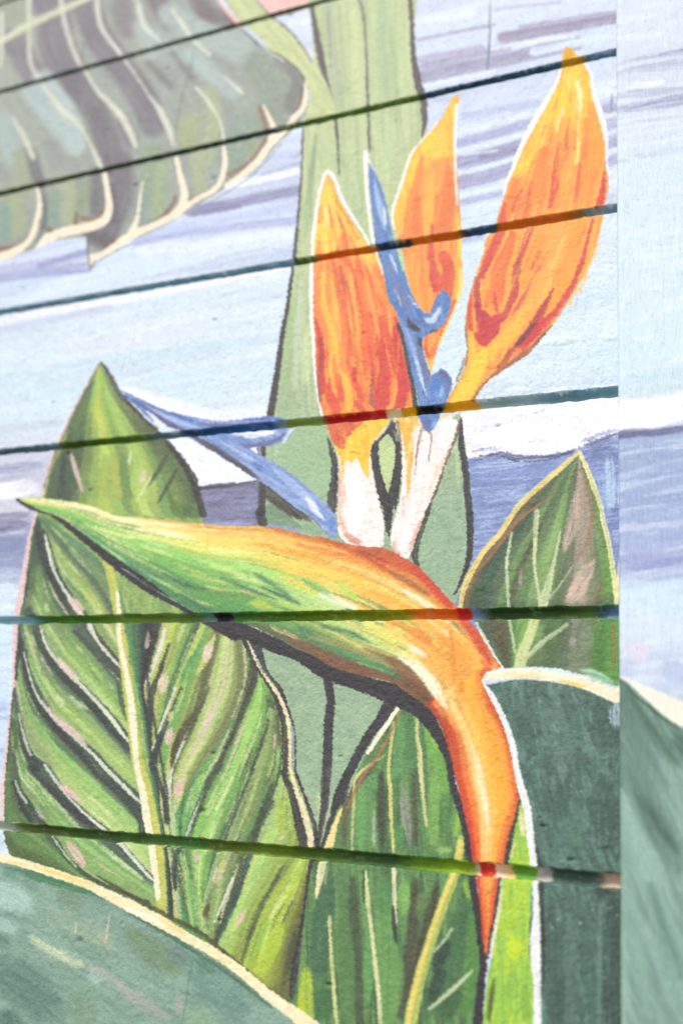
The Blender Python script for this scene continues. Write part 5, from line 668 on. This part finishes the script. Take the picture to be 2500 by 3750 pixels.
# ---- lines of the wall sheet (in courses): fine in the bed joints and where the photograph looks, coarse beyond
def lines(a, b, step_fn):
    r = [a]
    while r[-1] < b: r.append(r[-1]+step_fn(r[-1]))
    r[-1] = b; return np.array(r)
FINE = 3.3
def du(u):                                  # step along the wall
    if u < -5.6: return .05 if u > -7 else .1
    v = np.linspace(0, 6.6, 12); x, y = proj(np.full(12, u), v); x2, y2 = proj(np.full(12, u+.01), v)
    ins = (x > -150) & (x < 2500) & (y > -150) & (y < 3900)
    g = np.hypot(x2-x, y2-y)*100
    return FINE/g[ins].max() if ins.any() else .03
def dv(v):
    if v < -.35 or v > 6.95: return .1
    u = np.linspace(-5.4, -.3, 12); x, y = proj(u, np.full(12, v)); x2, y2 = proj(u, np.full(12, v+.01))
    ins = (x > -150) & (x < 2500) & (y > -150) & (y < 3900)
    g = np.hypot(x2-x, y2-y)*100
    return FINE/g[ins].max() if ins.any() else .03
UM = lines(-11.0, -.30, du)
KT, KB = -3, 11
HW = .0405                                  # half the width of a joint with its lips
prof = np.array([.003, .008, .0125, .0155, .018, .0205, .023, .0255, .028, .0305, .0335, .037, HW]); prof = np.concatenate([-prof[::-1], prof])
vl = []
for k in range(KT, KB+1):
    vl += list(k+prof)
    if k < KB: vl += list(lines(k+HW, k+1-HW, dv)[1:-1])
VL = np.array(sorted(vl)); VL = VL[VL <= KB]
US = UM
U, V = np.meshgrid(US, VL)
kk = np.rint(V); t = np.abs(V-kk)
X, Y = proj(U, V)
inv = (X > -300) & (X < 2600) & (Y > -400) & (Y < 4100)
# relief: joints hollowed out, uneven lips, shallow head joints, trowel waviness
wide = .0050*sstep(-3.2, -.4, U)
lip = .0202+wide+.0046*(fbm(U*9, kk*7.1+(V > kk)*3, 71, 3)-.5)*2+.0036*(noise(U*34, kk*5+(V > kk)*9, 75)-.5)*2
groove = 1-sstep(lip-.0085, lip+.0030, t)
depth = .040*groove*(1+.25*(fbm(U*6, V*8, 77, 2)-.5))
row = np.floor(V).astype(int); off = np.where(row % 2 != 0, UC-.67, UC-1.67)
hd = (U-off)/2; hd = np.abs(hd-np.rint(hd))*2      # distance to the nearest head joint, in courses
hj = np.exp(-(hd/.012)**2)*(.35+.65*sstep(.35, .7, fbm(V*3+row*5, hd*0+row, 79, 2)))
relief = depth+.0042*hj+.0035*(fbm(U*2.2, V*2.2, 81, 2)-.5)+.0022*(fbm(U*16, V*22, 83, 3)-.5)*(1-groove*.5)
relief += .010*sstep(.80, .9, noise(U*9, V*12, 85))*sstep(.6, .8, noise(U*3, V*3, 86))*(-1)*(1-groove)*.35
rp = np.random.RandomState(12)
for _ in range(70):                         # pinholes and knocks
    pu, pv, pr = rp.uniform(-5.2, -.5), rp.uniform(0, 6.8), rp.uniform(.006, .016); m = (np.abs(US-pu) < .08); n_ = (np.abs(VL-pv) < .08); sub = np.ix_(n_, m); relief[sub] += pr*.9*np.exp(-(((U[sub]-pu)/pr)**2+((V[sub]-pv)/(pr*rp.uniform(.4, .9)))**2))
bx = wx(U); bz = wz(V); by = relief*SC
Xr, Yr = ragged(X, Y)
col = sample(CWALL, Xr, Yr)
# paint inside the joints, put on with a small brush, ragged at its edges
cell = (np.rint(V)).astype(int)
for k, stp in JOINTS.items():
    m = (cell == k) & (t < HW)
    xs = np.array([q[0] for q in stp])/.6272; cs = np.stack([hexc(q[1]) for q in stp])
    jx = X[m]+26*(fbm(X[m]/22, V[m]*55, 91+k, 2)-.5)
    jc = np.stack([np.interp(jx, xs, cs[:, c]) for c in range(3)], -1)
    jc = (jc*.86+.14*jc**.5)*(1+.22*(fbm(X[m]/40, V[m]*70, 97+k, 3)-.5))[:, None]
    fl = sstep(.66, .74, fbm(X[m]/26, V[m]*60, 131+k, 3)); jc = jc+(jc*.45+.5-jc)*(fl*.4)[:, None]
    edge = .0202+wide[m]+.0050*(fbm(X[m]/16, kk[m]*3+(V[m] > kk[m])*7, 93, 2)-.5)*2+np.where(V[m] < kk[m], .0015, -.0035)  # pulled back below: pale face colour imitates a lit lower lip
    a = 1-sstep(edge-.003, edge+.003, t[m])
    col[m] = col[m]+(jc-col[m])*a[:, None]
lin = s2l(np.clip(col, 0, 1))*PIG
Pv = np.stack([bx, by, bz], -1).reshape(-1, 3); Cv = lin.reshape(-1, 3)
nr, nc = U.shape
# faces and who owns them
ii = np.arange(nr*nc).reshape(nr, nc)
Fq = np.stack([ii[:-1, :-1], ii[1:, :-1], ii[1:, 1:], ii[:-1, 1:]], -1).reshape(-1, 4)
uc = ((U[:-1, :-1]+U[1:, 1:])/2).ravel(); vc = ((V[:-1, :-1]+V[1:, 1:])/2).ravel()
xc, yc = proj(uc, vc); xr, yr = ragged(xc, yc)
mid = sample(IDW, xr, yr, True).astype(int)
mid[(xc < -44) | (yc < -44) | (yc > 3799)] = 0
def islands(g):
    """label the 4-connected patches of equal value > 0, run by run"""
    par = []; prev = []; runs = []
    def find(a):
        while par[a] != a: par[a] = par[par[a]]; a = par[a]
        return a
    for r in range(g.shape[0]):
        row_ = g[r]; c = np.flatnonzero(np.diff(row_))+1; st_ = np.concatenate([[0], c]); en = np.concatenate([c, [len(row_)]]); cur = []
        for a, e_ in zip(st_.tolist(), en.tolist()):
            v = int(row_[a])
            if v <= 0: continue
            i = len(par); par.append(i); runs.append((r, a, e_)); cur.append((a, e_, v, i))
        p = 0
        for a, e_, v, i in cur:
            while p < len(prev) and prev[p][1] <= a: p += 1
            q = p
            while q < len(prev) and prev[q][0] < e_:
                if prev[q][2] == v:
                    x_, y_ = find(i), find(prev[q][3])
                    if x_ != y_: par[x_] = y_
                q += 1
        prev = cur
    lab = np.zeros(g.shape, np.int32)
    for k, (r, a, e_) in enumerate(runs): lab[r, a:e_] = find(k)+1
    return lab
G2 = mid.reshape(nr-1, nc-1)
for _pass in range(2):                      # specks of paint go to whatever surrounds them
    lab = islands(G2+1); cnt = np.bincount(lab.ravel()); small = cnt[lab] < 260
    if not small.any(): break
    for _ in range(40):
        if not small.any(): break
        for dr_, dc_ in ((0, 1), (1, 0), (0, -1), (-1, 0)):
            src = np.roll(G2, (dr_, dc_), (0, 1)); ok = small & ~np.roll(small, (dr_, dc_), (0, 1)); G2 = np.where(ok, src, G2); small = small & ~ok
mid = G2.ravel(); lab = islands(G2).ravel()
# every unbroken patch of a motif is a piece of its own: id*1000 + patch number, largest first
patches = {}
comp = np.zeros(len(mid), np.int64)
for i in np.unique(mid):
    if i == 0: continue
    sel = np.flatnonzero(mid == i); ls, inv_, ct = np.unique(lab[sel], return_inverse=True, return_counts=True); rank = np.argsort(np.argsort(-ct)); comp[sel] = 1000000+int(i)*1000+rank[inv_]; patches[int(i)] = len(ls)
kr = np.rint(vc).astype(int); isj = np.abs(vc-kr) < .0115
rw = np.floor(vc).astype(int); of = np.where(rw % 2 != 0, UC-.67, UC-1.67); bn = np.floor((uc-of)/2).astype(int)
owner = np.where(mid > 0, comp, np.where(isj, 1000+kr-KT, 2000+(rw-KT)*40+(bn+20)))
order = np.argsort(owner, kind='stable'); so = owner[order]
cuts = np.flatnonzero(np.diff(so))+1
groups = {int(so[c[0]]): c for c in np.split(np.arange(len(so)), cuts)}
def piece(own, name, parent, extra=None):
    if own not in groups: return None
    F = Fq[order[groups[own]]]; idx, invi = np.unique(F, return_inverse=True); F = invi.reshape(-1, 4)
    P, Cc = Pv[idx], Cv[idx]
    if extra is not None:
        P2, F2 = extra; F = np.concatenate([F, F2+len(P)]); P = np.concatenate([P, P2]); Cc = np.concatenate([Cc, np.full((len(P2), 3), .3)])
    return link(name, np_mesh(name, P, F, Cc), parent, MW)
def box(x0, x1, y0, y1, z0, z1):
    P = np.array([(x, y, z) for x in (x0, x1) for y in (y0, y1) for z in (z0, z1)], float)
    F = np.array([(0, 1, 3, 2), (4, 6, 7, 5), (0, 4, 5, 1), (2, 3, 7, 6), (0, 2, 6, 4), (1, 5, 7, 3)])
    return P, F
def tagged(o, label=None, cat=None, kind=None, group=None):
    for k, v in (('label', label), ('category', cat), ('kind', kind), ('group', group)):
        if v: o[k] = v
    return o
wall = bpy.data.objects.new('block_wall', None); scene.collection.objects.link(wall)
tagged(wall, 'mural painted concrete block wall with an orange bird of paradise flower across its grooved courses', 'wall', 'thing')
# ---- the blocks and the mortar beds between their courses
for own in sorted(groups):
    if own >= 1000000: continue
    if own >= 2000:
        r = (own-2000)//40+KT; b = (own-2000) % 40-20; o0 = UC-.67 if r % 2 != 0 else UC-1.67
        x0, x1 = max(-11.0, o0+2*b), min(-.30, o0+2*b+2)
        piece(own, 'block', wall, box(wx(x0)+.003, wx(x1)-.003, .014, .19, wz(r+1)+.006, wz(r)-.006))
    elif own >= 1000:
        k = own-1000+KT
        piece(own, 'mortar_joint', wall, box(wx(-11.0), wx(-.30), .013, .18, wz(k)-.005, wz(k)+.005))
# ---- the painted motifs: parts of the wall, their veins, petals and edges sub-parts
NAMES = {'stalk': ('painted_stalk', None, 'tall pale green plant stalk with dark outlines, painted behind the flower'), 'pink_bloom': ('painted_bloom', None, 'corner of a pink bloom at the top edge'),
 'stem': ('painted_stem', None, 'light green stem curving down beside the grey palm leaf'), 'cloud': ('painted_cloud', None, 'white band of cloud on the horizon'),
 'palm': ('painted_palm_leaf', None, 'grey and sage fringed palm leaf hanging from the upper left'), 'palm_edge': ('leaf_edge', 'palm', 'cream scalloped edge'), 'palm_rib': ('midrib', 'palm', None),
 'leaf_left': ('painted_leaf', None, 'broad striped green leaf with pink flecks, left of the flower'), 'll_rib': ('midrib', 'leaf_left', None), 'll_lip': ('leaf_edge', 'leaf_left', None),
 'leaf_dark': ('painted_leaf', None, 'plain dark green leaf right of the flower neck'), 'dark_edge': ('leaf_edge', 'leaf_dark', None),
 'leaf_right': ('painted_leaf', None, 'pointed green leaf with yellow edge near the pilaster'), 'rl_edge': ('leaf_edge', 'leaf_right', None),
 'leaf_centre': ('painted_leaf', None, 'narrow dark green leaf with yellow midrib under the flower neck'), 'cl_edge': ('leaf_edge', 'leaf_centre', None), 'cl_rib': ('midrib', 'leaf_centre', None),
 'leaf_low': ('painted_leaf', None, 'large smooth sage leaf with cream rim, lower left'), 'low_edge': ('leaf_edge', 'leaf_low', None),
 'blade': ('painted_blade', None, 'lime green blade beside the tip of the flower neck'), 'white_rim': ('white_edge', 'blade', 'white rim'),
 'sheath': ('painted_flower', None, 'green and orange beak shaped sheath with a bending neck'), 'petal_1': ('petal', 'sheath', 'left orange and red petal'), 'petal_2': ('petal', 'sheath', 'middle orange petal behind the blue stamen'),
 'petal_3': ('petal', 'sheath', 'largest petal, yellow tipped, at the right'), 'base_1': ('petal_base', 'sheath', 'white base of the left petal'), 'base_2': ('petal_base', 'sheath', 'white base of the right petals'),
 'stamen_1': ('stamen', 'sheath', 'upright blue stamen with hooks'), 'stamen_2': ('stamen', 'sheath', 'blue stamen leaning to the left'), 'gap': ('dark_gap', 'sheath', None), 'gap_green': ('green_gap', 'sheath', None)}
for k in KEYS[1:]:
    if k.startswith('palm_vein'): NAMES[k] = ('vein', 'palm', None)
    if k.startswith('ll_vein') or k.startswith('ll_rvein'): NAMES[k] = ('vein', 'leaf_left', None)
    if k.startswith('rl_vein'): NAMES[k] = ('vein', 'leaf_right', None)
    if k.startswith('cl_vein'): NAMES[k] = ('vein', 'leaf_centre', None)
FRAG = {'cloud': 'painted_cloud', 'sheath': 'outline', 'leaf_left': 'leaf_area', 'leaf_right': 'leaf_area', 'leaf_centre': 'leaf_area', 'leaf_dark': 'leaf_area', 'leaf_low': 'leaf_area', 'palm': 'leaf_area', 'stalk': 'stalk_area'}
made = {}
for lvl in (0, 1):
    for i, k in enumerate(KEYS):
        if not k or k.startswith('pil_'): continue
        nm, par, lab = NAMES[k]
        if (par is None) != (lvl == 0): continue
        for q in range(patches.get(i, 0)):
            if q == 0:
                o = piece(1000000+i*1000, nm, wall if par is None else made.get(par, wall)); made[k] = o
                if lab: o['label'] = lab
            else: piece(1000000+i*1000+q, FRAG.get(k, nm) if par is not None or k in FRAG else nm+'_area', wall if k == 'cloud' else made[k] if par is None else made.get(par, wall))
# ---- the pilaster, standing a hand's breadth proud of the wall
PZ = -.16                                   # its face, in courses before the wall
pu0, _ = unproj(np.array([CORNER]), np.array([1875.]), PZ); pu0 = float(pu0[0])
PW = 1.6; R = .022
UL = list(lines(pu0+R, pu0+PW-R, lambda u: .0062 if u < pu0+.62 else .04)); VLp = np.concatenate([lines(KT, -.9, lambda v: .08)[:-1], lines(-.9, 7.2, lambda v: .0075)[:-1], lines(7.2, KB, lambda v: .08)])
arc = [(pu0+R-R*math.sin(a), PZ+R-R*math.cos(a)) for a in np.linspace(math.pi/2, 0, 6)[:-1]]
arc2 = [(pu0+PW-R+R*math.sin(a), PZ+R-R*math.cos(a)) for a in np.linspace(0, math.pi/2, 6)[1:]]
cs = [(pu0, .2), (pu0, .05), (pu0, .0), (pu0, -.04), (pu0, -.08)]+arc+[(u, PZ) for u in UL]+arc2+[(pu0+PW, -.1), (pu0+PW, .2)]
cu = np.array([c[0] for c in cs]); cz = np.array([c[1] for c in cs])
Up, Vp = np.meshgrid(cu, VLp); Zp = np.broadcast_to(cz, Up.shape).copy()
Zp = Zp+.004*(fbm(Up*3, Vp*2, 401, 2)-.5)*(Zp < PZ+.05)
Up = Up+.003*(fbm(Vp*2+cu*0, Vp*.3, 403, 2)-.5)
Xp, Yp = proj(np.maximum(Up, pu0+.006), Vp, PZ)
Xq = np.maximum(Xp, CORNER+6)
cp = sample(C, Xq, Yp, False, CORNER+6)
Pp = np.stack([wx(Up), Zp*SC, wz(Vp)], -1).reshape(-1, 3); Cp = (s2l(np.clip(cp, 0, 1))*PIG).reshape(-1, 3)
ii = np.arange(Up.size).reshape(Up.shape); Fp = np.stack([ii[:-1, :-1], ii[1:, :-1], ii[1:, 1:], ii[:-1, 1:]], -1).reshape(-1, 4)
idp = sample(ID, (Xq[:-1, :-1]+Xq[1:, 1:])/2, (Yp[:-1, :-1]+Yp[1:, 1:])/2, True, CORNER+6).ravel().astype(int)
pil = bpy.data.objects.new('pilaster', None); scene.collection.objects.link(pil)
tagged(pil, 'smooth rendered pilaster at the right edge, painted with pale sky and a cream edged leaf', 'pilaster', 'thing')
def ppiece(sel, name, parent):
    F = Fp[sel]; idx, iv = np.unique(F, return_inverse=True); return link(name, np_mesh(name, Pp[idx], iv.reshape(-1, 4), Cp[idx]), parent, MP)
idp[np.abs((Yp[:-1, :-1]).ravel()-1875) > 1920] = 0; idp[Xq[:-1, :-1].ravel() > 2880] = 0
kl, ke = KEYS.index('pil_leaf'), KEYS.index('pil_edge')
ppiece((idp != kl) & (idp != ke), 'shaft', pil)
lo = ppiece(idp == kl, 'painted_leaf', pil); lo['label'] = 'smooth sage green leaf streaked with lighter paint'
ppiece(idp == ke, 'leaf_edge', lo)['label'] = 'cream edge'
# ---- behind and below: the wall's core, its coping and the pavement
P, F = box(-2.6, 1.2, .2, .32, 0, wz(KT)); me = np_mesh('wall_core', P, F, smooth=False); tagged(link('wall_core', me, wall, MC))
P, F = box(-2.6, 1.2, -.02, .34, wz(KT)+.001, wz(KT)+.06); link('coping', np_mesh('coping', P, F, smooth=False), wall, MC)
P, F = box(wx(pu0+PW)+.002, 1.2, .0, .2, 0, wz(KT)); link('plain_panel', np_mesh('plain_panel', P, F, smooth=False), wall, MB)
g = np_mesh('pavement', np.array([(-60, -60, 0), (60, -60, 0), (60, 60, 0), (-60, 60, 0)], float), np.array([(0, 1, 2, 3)]), smooth=False)
tagged(link('pavement', g, None, MG), kind='structure')
print('tris', sum(len(o.data.polygons)*2 for o in scene.objects if o.type == 'MESH'))
